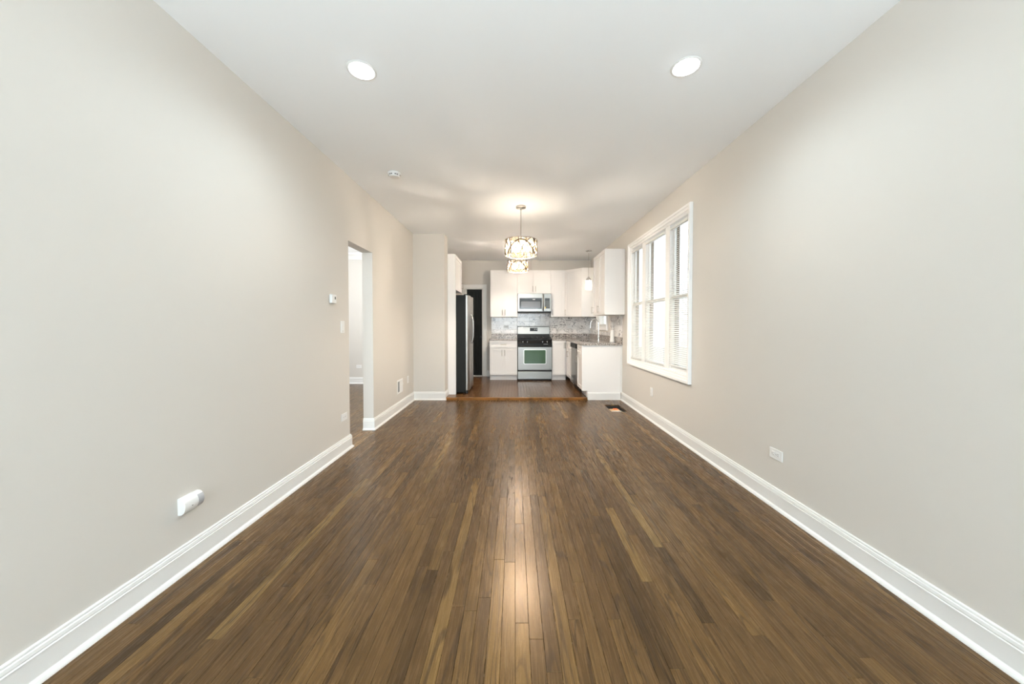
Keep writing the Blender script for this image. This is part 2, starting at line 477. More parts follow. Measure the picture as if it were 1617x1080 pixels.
# boxed duct above the microwave cabinet
m = MB(); m.box(0.41, 8.11, 2.53, 0.562, YB, CEIL)
struct('trim_2', m, M_WALL, 'boxed beige vent chase between the cabinet tops and the ceiling', 'vent chase')

# ------------------------------------------------------------------ floors
PW = 0.05715
ROWS = int(math.ceil((XR - XL) / PW))
HOLE_X0 = XL + PW * 55.4; HOLE_X1 = HOLE_X0
VR0, VR1 = 55, 59          # plank rows removed for the floor register hole
VX0, VX1 = XL + VR0 * PW, XL + VR1 * PW
VY0, VY1 = 5.005, 5.430
fl = E('floor', 'dark stained narrow oak strip floor of the long room', 'floor', kind='structure')
m = MB()
m.box(XL, YR, -0.05, VX0, YP + 0.02, -0.0162); m.box(VX1, YR, -0.05, XR, YP + 0.02, -0.0162)
m.box(VX0, YR, -0.05, VX1, VY0, -0.0162); m.box(VX0, VY1, -0.05, VX1, YP + 0.02, -0.0162)
O(m, 'subfloor', M_SUB, fl)
boards = []
rg = random.Random(5)
for i in range(ROWS):
    x0 = XL + i * PW; x1 = min(x0 + PW, XR)
    y = YR - rg.uniform(0, 1.2)
    while y < YP:
        ln = rg.choice((0.5, 0.7, 0.9, 1.1, 1.3, 1.5, 1.8)) * rg.uniform(0.85, 1.15)
        a, b = max(y, YR), min(y + ln, YP)
        rn = min(0.999, max(0.001, rg.gauss(0.5, 0.24)))
        if b - a > 0.02:
            segs = [(a, b)]
            if VR0 <= i < VR1:
                segs = [(p, q) for p, q in ((a, min(b, VY0)), (max(a, VY1), b)) if q - p > 0.005]
            for p, q in segs: boards.append((x0, x1, p, q, rn))
        y += ln


def shown(b):
    p, q = max(b[2], 1.17), b[3]
    return (1 / p ** 2 - 1 / q ** 2) * (b[1] - b[0]) if q > p else -1


boards.sort(key=shown, reverse=True)
G = 0.0004
for b in boards[:300]:
    m = MB(); m.plank(b[0] + G, b[1] - G, b[2] + G, b[3] - G, 0.0, 0.016, b[4]); O(m, 'plank', M_FLOOR, fl)
m = MB()
for b in boards[300:]: m.plank(b[0] + G, b[1] - G, b[2] + G, b[3] - G, 0.0, 0.016, b[4])
tag(O(m, 'small_planks', M_FLOOR, fl), kind='stuff')

sf = E('floor_side_room', 'oak strip floor seen through the doorway opening', 'floor', (-3.0, 5, 0), kind='structure')
m = MB(); m.box(-5.0, 1.5, -0.05, XL, 7.4, -0.0162); O(m, 'subfloor', M_SUB, sf)
m = MB()
for i in range(1, 58):
    x1 = XL - (i - 1) * PW; x0 = x1 - PW
    lo, hi = (DY0, DY1) if i <= 2 else (1.5, 7.4)
    y = lo
    while y < hi:
        ln = rg.uniform(0.5, 1.7); q = min(y + ln, hi)
        m.plank(x0 + G, x1 - G, y + G, q - G, 0.0, 0.016, rg.uniform(0.1, 0.9)); y = q
tag(O(m, 'side_planks', M_FLOOR, sf), kind='stuff')

kf = E('floor_kitchen', 'brown oak kitchen floor one low step above the long room', 'floor', (0, 7, KZ), kind='structure')
m = MB(); m.box(XL, YP + 0.02, -0.05, XR, YB, KZ - 0.0162); O(m, 'subfloor', M_SUB, kf)
LX = -0.677
x = LX
while x < 1.235:
    x1 = min(x + PW, 1.235); y = YP + 0.035
    while y < YB:
        q = min(y + rg.uniform(0.6, 1.7), YB)
        m = MB(); m.plank(x + G, x1 - G, y + G, q - G, KZ, 0.016, rg.uniform(0.25, 0.75)); O(m, 'plank', M_KFLOOR, kf); y = q
    x = x1
y = YP + 0.035
while y < YB:
    q = min(y + 0.115, YB)
    m = MB(); m.plank(XL + G, LX - G, y + G, q - G, KZ, 0.016, rg.uniform(0.2, 0.95)); O(m, 'plank', M_XFLOOR, kf); y = q
m = MB(); m.cur = 0.55
m.prism([(YP - 0.03, 0.0), (YP - 0.03, KZ - 0.008), (YP - 0.027, KZ - 0.002), (YP - 0.02, KZ + 0.001), (YP + 0.034, KZ + 0.001), (YP + 0.034, 0.0)], 'x', PX + 0.03, 1.235)
O(m, 'step_nosing', M_NOSE, kf, label='warm brown rounded front edge of the kitchen step')

# ------------------------------------------------------------------ baseboards
BP = [(0, 0), (0.030, 0), (0.029, 0.006), (0.024, 0.016), (0.0175, 0.021), (0.0155, 0.024), (0.0155, 0.101), (0.0185, 0.104), (0.0125, 0.107), (0.0155, 0.113),
      (0.0135, 0.125), (0.0075, 0.128), (0.010, 0.131), (0.009, 0.137), (0.004, 0.140), (0, 0.140)]
m = MB(); m.sweep([(XL, YR), (XL, DY0), (XL - WT, DY0)], BP, -1)
struct('baseboard_left', m, M_TRIM, 'white moulded baseboard along the near left wall up to the doorway', 'baseboard')
m = MB(); m.sweep([(XL - WT, DY1), (XL, DY1), (XL, YP), (PX, YP), (PX, PY)], BP, -1)
struct('baseboard_partition', m, M_TRIM, 'white moulded baseboard from the doorway around the beige wall stub', 'baseboard')
m = MB(); m.sweep([(XR, YR), (XR, 5.79)], BP, 1)
struct('baseboard_right', m, M_TRIM, 'white moulded baseboard along the right wall', 'baseboard')
m = MB(); m.sweep([(-5.0, 7.40), (XL - WT, 7.40)], BP, -1)
struct('baseboard_side_room', m, M_TRIM, 'white baseboard of the bright room beyond the doorway', 'baseboard')
m = MB(); m.sweep([(BDX1 + 0.1, YB), (-0.55, YB)], [(o, z + KZ) for o, z in BP], -1)
struct('baseboard_back', m, M_TRIM, 'short white baseboard between the black door and the cabinet', 'baseboard')
m = MB(); m.sweep([(XL, YR), (XR, YR)], BP, 1)
struct('baseboard_rear', m, M_TRIM, 'white baseboard under the front window', 'baseboard')

# ------------------------------------------------------------------ windows
CAS = [(0, 0), (0, 0.016), (0.008, 0.022), (0.012, 0.020), (0.030, 0.024), (0.034, 0.034), (0.058, 0.036), (0.060, 0.030), (0.060, 0)]


def double_hung(root, y0, y1, z0, z1, xg):
    """two sashes with panes in a right-wall window opening; xg = plane of the lower sash"""
    zm = (z0 + z1) / 2; w = 0.034
    for (a, b, xx) in ((z0, zm + 0.02, xg), (zm - 0.02, z1, xg + 0.0225)):
        m = MB(); m.box(xx, y0, a, xx + 0.022, y0 + w, b); m.box(xx, y1 - w, a, xx + 0.022, y1, b)
        m.box(xx, y0 + w, a, xx + 0.022, y1 - w, a + 0.042); m.box(xx, y0 + w, b - 0.04, xx + 0.022, y1 - w, b)
        s = O(m, 'sash', M_VINYL, root)
        m = MB(); m.box(xx + 0.009, y0 + w, a + 0.042, xx + 0.013, y1 - w, b - 0.04); O(m, 'pane', M_PANE, s)


w1 = E('window_1', 'white triple window with mini blinds in the right wall', 'window', (XR, (WY0 + WY1) / 2, WZ0), kind='structure')
m = MB(); m.frame((XR, 0, 0), (0, 1, 0), (0, 0, 1), (-1, 0, 0), WY0 + 0.008, WZ0 + 0.008, WY1 - 0.008, WZ1 - 0.008, CAS); O(m, 'casing', M_WTRIM, w1)
BAYS = [(3.615, 4.050), (4.170, 4.795), (4.925, 5.345)]
ZT, ZB = 2.445, 0.752
m = MB()      # frame: head, sill and side jambs, 0.10 deep
m.box(XR - 0.004, WY0, ZT, XR + 0.068, WY1, WZ1); m.box(XR - 0.004, WY0, WZ0, XR + 0.068, WY1, ZB)
m.box(XR - 0.004, WY0, ZB, XR + 0.068, BAYS[0][0], ZT); m.box(XR - 0.004, BAYS[2][1], ZB, XR + 0.068, WY1, ZT)
O(m, 'frame', M_WTRIM, w1)
for a, b in ((BAYS[0][1], BAYS[1][0]), (BAYS[1][1], BAYS[2][0])):
    m = MB(); m.box(XR + 0.004, a, ZB, XR + 0.068, b, ZT); O(m, 'mullion', M_WTRIM, w1)
m = MB(); m.prism([(XR - 0.006, WZ0 + 0.004), (XR - 0.012, WZ0 + 0.004), (XR - 0.012, WZ0 + 0.03), (XR + 0.022, WZ0 + 0.046), (XR + 0.022, WZ0 + 0.004)], 'y', WY0 + 0.004, WY1 - 0.004)
O(m, 'sill', M_WTRIM, w1)
for a, b in BAYS: double_hung(w1, a, b, ZB, ZT, XR + 0.023)
m = MB()
for a, b in ((WY0, BAYS[0][0] + 0.034), (BAYS[0][1] - 0.036, BAYS[1][0] + 0.034), (BAYS[1][1] - 0.036, BAYS[2][0] + 0.034), (BAYS[2][1] - 0.036, WY1)):
    m.box(XR + 0.068, a, WZ0, XR + 0.106, b, WZ1)
m.box(XR + 0.068, WY0, ZT - 0.01, XR + 0.106, WY1, WZ1); m.box(XR + 0.068, WY0, WZ0, XR + 0.106, WY1, ZB + 0.01)
O(m, 'brick_mould', M_BRICK, w1, label='brown outer reveal seen through the blinds')

w2 = E('window_2', 'small white window over the kitchen sink', 'window', (XR, (KY0 + KY1) / 2, KZ0), kind='structure')
m = MB(); m.frame((XR, 0, 0), (0, 1, 0), (0, 0, 1), (-1, 0, 0), KY0 + 0.008, KZ0 + 0.008, KY1 - 0.008, KZ1 - 0.008, CAS); O(m, 'casing', M_WTRIM, w2)
m = MB(); m.box(XR, KY0, KZ1 - 0.03, XR + 0.068, KY1, KZ1); m.box(XR - 0.02, KY0 + 0.01, KZ0 + 0.005, XR + 0.068, KY1 - 0.01, KZ0 + 0.035)
m.box(XR, KY0, KZ0 + 0.03, XR + 0.068, KY0 + 0.03, KZ1 - 0.03); m.box(XR, KY1 - 0.03, KZ0 + 0.03, XR + 0.068, KY1, KZ1 - 0.03); O(m, 'frame', M_WTRIM, w2)
double_hung(w2, KY0 + 0.03, KY1 - 0.03, KZ0 + 0.035, KZ1 - 0.03, XR + 0.023)

w3 = E('window_3', 'front room window behind the viewpoint', 'window', ((FWX0 + FWX1) / 2, YR, FWZ0), kind='structure')
m = MB(); m.frame((0, YR, 0), (1, 0, 0), (0, 0, 1), (0, 1, 0), FWX0, FWZ0, FWX1, FWZ1, CAS); O(m, 'casing', M_TRIM, w3)
m = MB(); m.box(FWX0, YR - 0.10, FWZ0, FWX0 + 0.05, YR - 0.04, FWZ1); m.box(FWX1 - 0.05, YR - 0.10, FWZ0, FWX1, YR - 0.04, FWZ1); m.box(0.02, YR - 0.10, FWZ0, 0.08, YR - 0.04, FWZ1)
m.box(FWX0, YR - 0.10, FWZ0, FWX1, YR - 0.04, FWZ0 + 0.05); m.box(FWX0, YR - 0.10, FWZ1 - 0.05, FWX1, YR - 0.04, FWZ1); O(m, 'sash', M_VINYL, w3)
m = MB(); m.box(FWX0 + 0.05, YR - 0.072, FWZ0 + 0.05, 0.02, YR - 0.068, FWZ1 - 0.05); O(m, 'pane', M_PANE, w3)
m = MB(); m.box(0.08, YR - 0.072, FWZ0 + 0.05, FWX1 - 0.05, YR - 0.068, FWZ1 - 0.05); O(m, 'pane', M_PANE, w3)


def blind(y0, y1, zt, zb, x, label, group='mini blinds of the triple window'):
    r = E('mini_blind', label, 'blind', (x, (y0 + y1) / 2, zb), group=group)
    m = MB(); m.rbox(x - 0.014, y0, zt - 0.028, x + 0.014, y1, zt, 0.003); O(m, 'headrail', M_SLAT, r)
    m = MB(); m.rbox(x - 0.013, y0 + 0.004, zb, x + 0.013, y1 - 0.004, zb + 0.018, 0.004); O(m, 'bottom_rail', M_SLAT, r)
    n = int((zt - 0.035 - zb - 0.02) / 0.0218); tilt = math.radians(33)
    pr = []
    for k in range(4):
        u = (k / 3 - 0.5) * 0.025; pr.append((u, 0.0016 - 0.0016 * (2 * u / 0.025) ** 2))
    top = [(u * math.cos(tilt) - h * math.sin(tilt), u * math.sin(tilt) + h * math.cos(tilt) + 0.0006) for u, h in pr]
    bot = [(a, b - 0.0006) for a, b in top][::-1]
    m = MB(); yc = (y0 + y1) / 2; m.prism(top + bot, 'y', y0 + 0.003 - yc, y1 - 0.003 - yc); m.smooth = True
    me = m.mesh('slat', M_SLAT)
    for k in range(n):
        o = bpy.data.objects.new('slat', me); C.objects.link(o); o.parent = r
        o.location = (0, 0, 0.026 + (k + 0.5) * (zt - 0.03 - zb - 0.02) / n)
    m = MB()
    for f in (0.14, 0.5, 0.86) if y1 - y0 > 0.5 else (0.2, 0.8):
        yy = y0 + f * (y1 - y0)
        for dx in (-0.0135, 0.0135): m.tube([(x + dx, yy, zb + 0.01), (x + dx, yy, zt - 0.02)], 0.0007, 4)
    O(m, 'ladder_cord', M_SLAT, r)
    m = MB(); m.tube([(x - 0.018, y1 - 0.06, zt - 0.03), (x - 0.02, y1 - 0.06, zt - 0.75)], 0.0035, 6); O(m, 'tilt_wand', M_SLAT, r)
    return r


BX = XR + 0.008
blind(BAYS[0][0] + 0.008, BAYS[0][1] - 0.008, ZT - 0.035, 0.800, BX, 'narrow white mini blind ending highest above its sill, nearest the long bare wall')
blind(BAYS[1][0] + 0.008, BAYS[1][1] - 0.008, ZT - 0.03, 0.778, BX, 'wide white mini blind in the middle of the triple window')
blind(BAYS[2][0] + 0.008, BAYS[2][1] - 0.008, ZT - 0.03, 0.760, BX, 'narrow white mini blind of the triple window next to the kitchen cabinets')
b4 = blind(KY0 + 0.038, KY1 - 0.038, KZ1 - 0.04, KZ0 + 0.05, BX, 'white mini blind in the small window over the sink', None)

# ------------------------------------------------------------------ black door in the back wall
d1 = E('door_1', 'tall black boarded door in a white frame beside the refrigerator', 'door', ((BDX0 + BDX1) / 2, YB, KZ), kind='structure')
m = MB(); pr = [(0, 0), (0, 0.018), (0.012, 0.022), (0.085, 0.022), (0.098, 0.014), (0.098, 0)]
m.frame((0, YB, 0), (1, 0, 0), (0, 0, 1), (0, -1, 0), BDX0, -0.2, BDX1, BDZ, pr)
m.v = [(a, b, max(c, KZ + 0.001)) for a, b, c in m.v]; O(m, 'casing', M_TRIM, d1)
m = MB(); m.box(BDX0, YB, KZ, BDX0 + 0.015, YB + 0.099, BDZ); m.box(BDX1 - 0.015, YB, KZ, BDX1, YB + 0.099, BDZ); m.box(BDX0, YB, BDZ - 0.015, BDX1, YB + 0.099, BDZ); O(m, 'jamb', M_TRIM, d1)
m = MB(); m.box(BDX0, YB - 0.02, KZ, BDX1, YB + 0.09, KZ + 0.018); O(m, 'threshold', M_TRIM, d1)
m = MB(); m.box(BDX0 + 0.016, YB + 0.055, KZ + 0.02, BDX1 - 0.016, YB + 0.09, BDZ - 0.017); dl = O(m, 'door_leaf', M_DOORBLK, d1)
nb = 5; bw = (BDX1 - BDX0 - 0.034) / nb
for k in range(nb):
    m = MB(); xx = BDX0 + 0.017 + k * bw; m.rbox(xx + 0.0015, YB + 0.042, KZ + 0.022, xx + bw - 0.0015, YB + 0.054, BDZ - 0.018, 0.003, 1); O(m, 'plank', M_DOORBLK, dl)
m = MB(); m.rbox(BDX0 + 0.02, YB + 0.030, 1.255, BDX1 - 0.02, YB + 0.042, 1.305, 0.003, 1); O(m, 'rail', M_DOORBLK, dl)
m = MB(); m.lathe([(0.0, 0), (0.022, 0.0), (0.026, -0.012), (0.02, -0.03), (0.009, -0.034), (0.009, -0.06), (0.025, -0.062), (0.025, -0.066)][::-1], (BDX1 - 0.05, YB + 0.04 + 0.0, 0.985), 20, 'y'); O(m, 'doorknob', M_BLACKM, d1)
for zz in (0.4, 1.0, 1.85):
    m = MB(); m.tube([(BDX0 + 0.02, YB + 0.03, zz - 0.045), (BDX0 + 0.02, YB + 0.03, zz + 0.045)], 0.006, 8); O(m, 'hinge', M_BLACKM, d1)


# ------------------------------------------------------------------ cabinets
def shaker(x0, x1, z0, z1, y=-0.020, st=0.057):
    m = MB()
    m.box(x0, y, z0, x0 + st, 0, z1); m.box(x1 - st, y, z0, x1, 0, z1)
    m.box(x0 + st, y, z1 - st, x1 - st, 0, z1); m.box(x0 + st, y, z0, x1 - st, 0, z0 + st)
    m.box(x0 + st, y + 0.014, z0 + st, x1 - st, 0, z1 - st)
    return m


def handle(door, x, z, L=0.13, vert=True, y=-0.020, R=None):
    m = MB(); out = y - 0.032; p = L * 0.37
    if vert:
        m.tube([(x, out, z - L / 2), (x, out, z + L / 2)], 0.006, 8)
        for s in (-1, 1): m.tube([(x, y, z + s * p), (x, out, z + s * p)], 0.0045, 6)
    else:
        m.tube([(x - L / 2, out, z), (x + L / 2, out, z)], 0.006, 8)
        for s in (-1, 1): m.tube([(x + s * p, y, z), (x + s * p, out, z)], 0.0045, 6)
    if R: m.v = [tuple(R @ Vector(v)) for v in m.v]
    return O(m, 'handle', M_NICKEL, door, local=True)


g_ = 0.0036


def upper(name, label, loc, rz, w, h, d, doors, cat='cabinet', hz=None, group=None):
    """doors: list of (x0, x1, handle side -1 left / 1 right / 0 none)"""
    r = E(name, label, cat, loc, rz, group)
    m = MB(); m.box(0, 0, 0, w, d, h); O(m, 'body', M_CAB, r, local=True)
    for (a, b, hs) in doors:
        o = O(shaker(a + g_, b - g_, g_, h - g_), 'door', M_CAB, r, local=True)
        if hs: handle(o, a + 0.032 if hs < 0 else b - 0.032, hz or 0.105)
    return r


UZ, UT = 1.457, 2.528
UH = UT - UZ
UF = 7.868      # face of the back uppers
upper('upper_cabinet', 'white two-door wall cabinet left of the microwave', (-0.547, UF, UZ), 0, 0.617, UH, YB - UF - 0.002, [(0, 0.3085, 1), (0.3085, 0.617, -1)])
upper('upper_cabinet', 'short white two-door wall cabinet above the microwave', (0.073, UF, 1.992), 0, 0.765, UT - 1.992, YB - UF - 0.002, [(0, 0.3825, 1), (0.3825, 0.765, -1)])
upper('upper_cabinet', 'narrow white one-door wall cabinet right of the microwave', (0.841, UF, UZ), 0, 0.318, UH, YB - UF - 0.002, [(0, 0.318, -1)])
# diagonal corner cabinet
a0 = Vector((1.162, UF)); a1 = Vector((1.500, 7.53)); ang = math.atan2(a1.y - a0.y, a1.x - a0.x); L = (a1 - a0).length
r = E('corner_cabinet', 'white wall cabinet with a slanted door in the kitchen corner', 'cabinet', (a0.x, a0.y, UZ))
m = MB(); m.prism([(1.162, UF), (1.500, 7.53), (XR - 0.002, 7.53), (XR - 0.002, YB - 0.002), (1.162, YB - 0.002)], 'z', UZ, UT); O(m, 'body', M_CAB, r)
CR = Matrix.Rotation(ang, 4, 'Z')
m = shaker(0.012, L - 0.012, g_, UH - g_); m.v = [tuple(CR @ Vector(v)) for v in m.v]; o = O(m, 'door', M_CAB, r, local=True); handle(o, 0.045, 0.105, R=CR)
# little pull-out beside it on the right wall, and the big two-door one
r = E('upper_cabinet', 'slim white filler cabinet between the corner cabinet and the sink window', 'cabinet', (1.500, 7.528, UZ), -PI / 2)
m = MB(); m.box(0, 0, 0, 0.012, 0.327, UH); O(m, 'body', M_CAB, r, local=True)
o = O(shaker(-0.0, 0.0, 0, 0) if False else MB().rbox(0.002, -0.02, g_, 0.0118, 0, UH - g_, 0.002, 1), 'door', M_CAB, r, local=True)
NY0, NY1 = 5.655, 6.475
upper('upper_cabinet', 'white two-door wall cabinet with bare side panel over the counter end', (1.512, NY1, UZ - 0.012), -PI / 2, NY1 - NY0, UT - UZ + 0.012, 0.315, [(0, 0.41, -1), (0.41, 0.82, -1)])

BF = 7.600   # face of the back base run
BH = 0.928


def base(name, label, loc, rz, w, d, parts):
    r = E(name, label, 'cabinet', loc, rz)
    m = MB(); m.box(0, 0, 0.155 - KZ, w, d, BH - KZ); O(m, 'body', M_CAB, r, local=True)
    m = MB(); m.box(0.001, 0.07, 0, w - 0.001, 0.085, 0.155 - KZ); O(m, 'toe_kick', M_CAB, r, local=True)
    for p in parts:
        kind, a, b, z0, z1, hs = p
        o = O(shaker(a + g_, b - g_, z0 - KZ + g_, z1 - KZ - g_, st=0.057 if kind == 'door' else 0.036), kind, M_CAB, r, local=True)
        if kind == 'drawer': 
            if hs: handle(o, (a + b) / 2, (z0 + z1) / 2 - KZ, 0.13, False)
        elif hs: handle(o, a + 0.03 if hs < 0 else b - 0.03, z1 - KZ - 0.105)
    return r


DZ0, DZ1, DZ2 = 0.160, 0.760, 0.925
base('base_cabinet', 'white base cabinet with one drawer over two doors left of the range', (-0.545, BF, KZ), 0, 0.612, YB - BF - 0.002, [('drawer', 0, 0.612, DZ1, DZ2, 1), ('door', 0, 0.306, DZ0, DZ1, 1), ('door', 0.306, 0.612, DZ0, DZ1, -1)])
RX = 1.172   # face of the right base run
base('base_cabinet', 'white one-door base cabinet right of the range in the corner', (0.843, BF, KZ), 0, 0.318 - 0.004, YB - BF - 0.002, [('door', 0, 0.29, DZ0, DZ2, 1)])
# right run: rz=-90deg, local x runs toward the camera (-Y)
SKY = 7.585
base('sink_cabinet', 'white sink base cabinet between the corner and the dishwasher', (RX, SKY, KZ), -PI / 2, SKY - 6.872, 0.085, [('door', 0.03, 0.28, DZ0, DZ2, -1), ('drawer', 0.285, 0.71, DZ1, DZ2, 0), ('door', 0.285, 0.71, DZ0, DZ1, -1)])
e = base('base_cabinet', 'white end base cabinet with drawer and plain side panel near the floor hole', (RX, 6.258, KZ), -PI / 2, 6.258 - 5.812, XR - RX - 0.002, [('drawer', 0.01, 0.44, DZ1, DZ2, 1), ('door', 0.01, 0.44, DZ0, DZ1, -1)])
m = MB(); m.prism([(RX - 0.022, 0.155), (RX - 0.022, BH), (XR - 0.022, BH), (XR - 0.022, 0.002), (RX + 0.075, 0.002), (RX + 0.075, 0.155)], 'y', 5.79, 5.8115); O(m, 'side_panel', M_CAB, e)
m = MB(); m.sweep([(RX + 0.076, 5.789), (XR - 0.03, 5.789)], [(0, 0), (0.014, 0), (0.014, 0.108), (0.010, 0.122), (0.004, 0.128), (0, 0.128)], -1); O(m, 'base_trim', M_TRIM, e)
m = MB(); m.box(XR - 0.03, 5.776, 0.128, XR - 0.001, 5.79, BH); O(m, 'scribe_trim', M_TRIM, e)

# refrigerator enclosure
r = E('refrigerator_enclosure', 'tall white panel beside the black refrigerator', 'cabinet panel', (-1.37, 6.075, KZ))
m = MB(); m.box(XL, PY + 0.002, KZ, -1.044, PY + 0.022, 1.897); O(m, 'panel', M_CAB, r)
m = MB(); m.box(-1.044, PY + 0.001, KZ, -1.036, PY + 0.040, 1.897); O(m, 'edge_strip', M_CAB, r)
FC = upper('upper_cabinet', 'white cabinet mounted high above the refrigerator', (-1.060, PY + 0.003, 1.898), PI / 2, 0.735, UT - 1.898, 0.645, [(0, 0.735, 1)], hz=0.14)

# ------------------------------------------------------------------ counters and backsplash
c = E('countertop', 'short speckled granite countertop left of the range', 'countertop', (-0.24, 7.9, BH))
m = MB(); m.rbox(-0.562, 7.572, BH + 0.0005, 0.071, YB - 0.001, 0.965, 0.004); O(m, 'slab', M_GRANITE, c)
m = MB(); m.rbox(-0.547, YB - 0.021, 0.9655, 0.071, YB - 0.001, 1.064, 0.002, 1); O(m, 'upstand', M_GRANITE, c)
c = E('countertop', 'long L-shaped speckled granite countertop with the sink', 'countertop', (1.5, 6.9, BH))
SX0, SX1, SY0, SY1 = 1.275, 1.560, 6.36, 7.06
CX = RX - 0.026
m = MB(); z0, z1 = BH + 0.0005, 0.965
m.box(0.841, 7.572, z0, XR - 0.001, YB - 0.001, z1)
m.box(CX, 5.762, z0, SX0, 7.572, z1); m.box(SX1, 5.762, z0, XR - 0.001, 7.572, z1); m.box(SX0, 5.762, z0, SX1, SY0, z1); m.box(SX0, SY1, z0, SX1, 7.572, z1)
O(m, 'slab', M_GRANITE, c)
m = MB(); m.rbox(0.841, YB - 0.021, 0.9655, XR - 0.0215, YB - 0.001, 1.064, 0.002, 1); O(m, 'upstand', M_GRANITE, c)
m = MB(); m.rbox(XR - 0.021, 5.768, 0.9655, XR - 0.001, YB - 0.001, 1.064, 0.002, 1); O(m, 'upstand', M_GRANITE, c)

TW, TH = 0.252, 0.0995


def tiles(root, spans, z_lo, along, wall, row0=0):
    """spans: list of (lo, hi, first row, last row)"""
    for (lo, hi, r0, r1) in spans:
        for rr in range(r0, r1 + 1):
            off = (rr % 2) * TW / 2; k0 = math.floor((lo - off) / TW)
            k = k0
            while k * TW + off < hi - 0.004:
                a, b = max(lo, k * TW + off), min(hi, (k + 1) * TW + off); k += 1
                if b - a < 0.012: continue
                za = z_lo + rr * TH; zb = za + TH
                zb = min(zb, z_top(rr, a, b))
                if zb - za < 0.01: continue
                m = MB(); m.cur = random.uniform(0.01, 1.0)
                gz = 0.001
                if along == 'x': m.rbox(a + gz, wall - 0.011, za + gz, b - gz, wall - 0.0035, zb - gz, 0.0018, 1)
                else: m.rbox(wall - 0.011, a + gz, za + gz, wall - 0.0035, b - gz, zb - gz, 0.0018, 1)
                m.a = [m.cur] * len(m.f)
                O(m, 'tile', M_MARBLE, root)


z_top = lambda rr, a, b: 1.455 if (b <= 0.075 or a >= 0.838) else 1.556
bs = E('backsplash', 'glossy white marble tile backsplash on the wall behind the range', 'backsplash', (0.6, YB, 1.065))
m = MB(); m.box(-0.547, YB - 0.0035, 1.065, 1.818, YB - 0.0005, 1.455); m.box(0.075, YB - 0.0035, 0.9, 0.838, YB - 0.0005, 1.555); O(m, 'grout', M_GROUT, bs)
tiles(bs, [(-0.547, 0.073, 0, 3), (0.0755, 0.8375, -1, 4), (0.84, 1.818, 0, 3)], 1.066, 'x', YB)
z_top = lambda rr, a, b: 1.443 if b <= NY1 + 0.01 else (1.14 if b < KY1 + 0.08 else 1.455)
bs = E('backsplash', 'glossy white marble tile backsplash on the wall beside the sink window', 'backsplash', (XR, 6.4, 1.065))
m = MB(); m.box(XR - 0.0035, 5.77, 1.065, XR - 0.0005, KY0 - 0.056, 1.443); m.box(XR - 0.0035, KY0 - 0.056, 1.065, XR - 0.0005, KY1 + 0.056, 1.155); m.box(XR - 0.0035, KY1 + 0.056, 1.065, XR - 0.0005, YB - 0.012, 1.455); O(m, 'grout', M_GROUT, bs)
tiles(bs, [(5.77, NY1, 0, 3), (NY1, KY0 - 0.056, 0, 3), (KY0 - 0.055, KY1 + 0.055, 0, 0), (KY1 + 0.057, YB - 0.013, 0, 3)], 1.066, 'y', XR)

# ------------------------------------------------------------------ sink, faucet, water filter
s = E('sink', 'stainless undermount sink set in the granite counter', 'sink', ((SX0 + SX1) / 2, (SY0 + SY1) / 2, 0.76))
m = MB(); zb_, zt_ = 0.755, BH - 0.001
for (a, b, c_, d) in ((SX0 - 0.012, SY0 - 0.012, SX0 + 0.0, SY1 + 0.012), (SX1, SY0 - 0.012, SX1 + 0.012, SY1 + 0.012), (SX0, SY0 - 0.012, SX1, SY0), (SX0, SY1, SX1, SY1 + 0.012)):
    m.box(a, b, zb_, c_, d, zt_)
m.box(SX0 - 0.012, SY0 - 0.012, zb_ - 0.006, SX1 + 0.012, SY1 + 0.012, zb_); O(m, 'basin', M_STEEL, s)
m = MB(); m.frame((0, 0, 0.9652), (1, 0, 0), (0, 1, 0), (0, 0, 1), SX0, SY0, SX1, SY1, [(-0.004, 0), (-0.004, 0.0015), (0.012, 0.0015), (0.014, 0)]); O(m, 'rim', M_STEEL, s)
m = MB(); m.lathe([(0.045, 0.0), (0.045, 0.004), (0.03, 0.005), (0.0, 0.003)], ((SX0 + SX1) / 2, (SY0 + SY1) / 2, zb_), 20); O(m, 'drain', M_CHROME, s)
fx, fy = 1.622, 6.575
f = E('faucet', 'tall chrome gooseneck faucet behind the sink', 'faucet', (fx, fy, 0.965))
m = MB(); m.lathe([(0.027, 0.9655), (0.027, 0.973), (0.020, 0.980), (0.018, 1.06), (0.014, 1.075)], (fx, fy, 0), 20); O(m, 'base', M_CHROME, f)
arc = [(fx, fy, 1.06), (fx, fy, 1.30)]
R_ = 0.075
for k in range(1, 12):
    a = PI * k / 11 * 0.97; arc.append((fx - R_ + R_ * math.cos(a), fy, 1.30 + R_ * 1.15 * math.sin(a)))
m = MB(); m.tube(arc, 0.0115, 12); O(m, 'spout', M_CHROME, f)
ex, ez = arc[-1][0], arc[-1][2]
m = MB(); m.tube([(ex, fy, ez + 0.005), (ex - 0.004, fy, ez - 0.03), (ex - 0.012, fy, ez - 0.095)], [0.013, 0.015, 0.018], 12); O(m, 'spray_head', M_CHROME, f)
m = MB(); m.tube([(fx, fy, 1.02), (fx, fy - 0.045, 1.03), (fx - 0.005, fy - 0.10, 1.06)], [0.011, 0.009, 0.006], 10); O(m, 'lever', M_CHROME, f)
wx, wy = 1.757, 6.13
f = E('water_filter', 'white tapered countertop water filter with a chrome hooked spout', 'water filter', (wx, wy, 0.965))
m = MB(); m.lathe([(0.0, 0.9652), (0.042, 0.9652), (0.044, 0.975), (0.041, 0.985), (0.034, 1.09), (0.030, 1.172), (0.026, 1.180), (0.0, 1.182)], (wx, wy, 0), 28); O(m, 'body', M_PLAST, f)
arc = [(wx - 0.008, wy, 1.178), (wx - 0.008, wy, 1.29)]
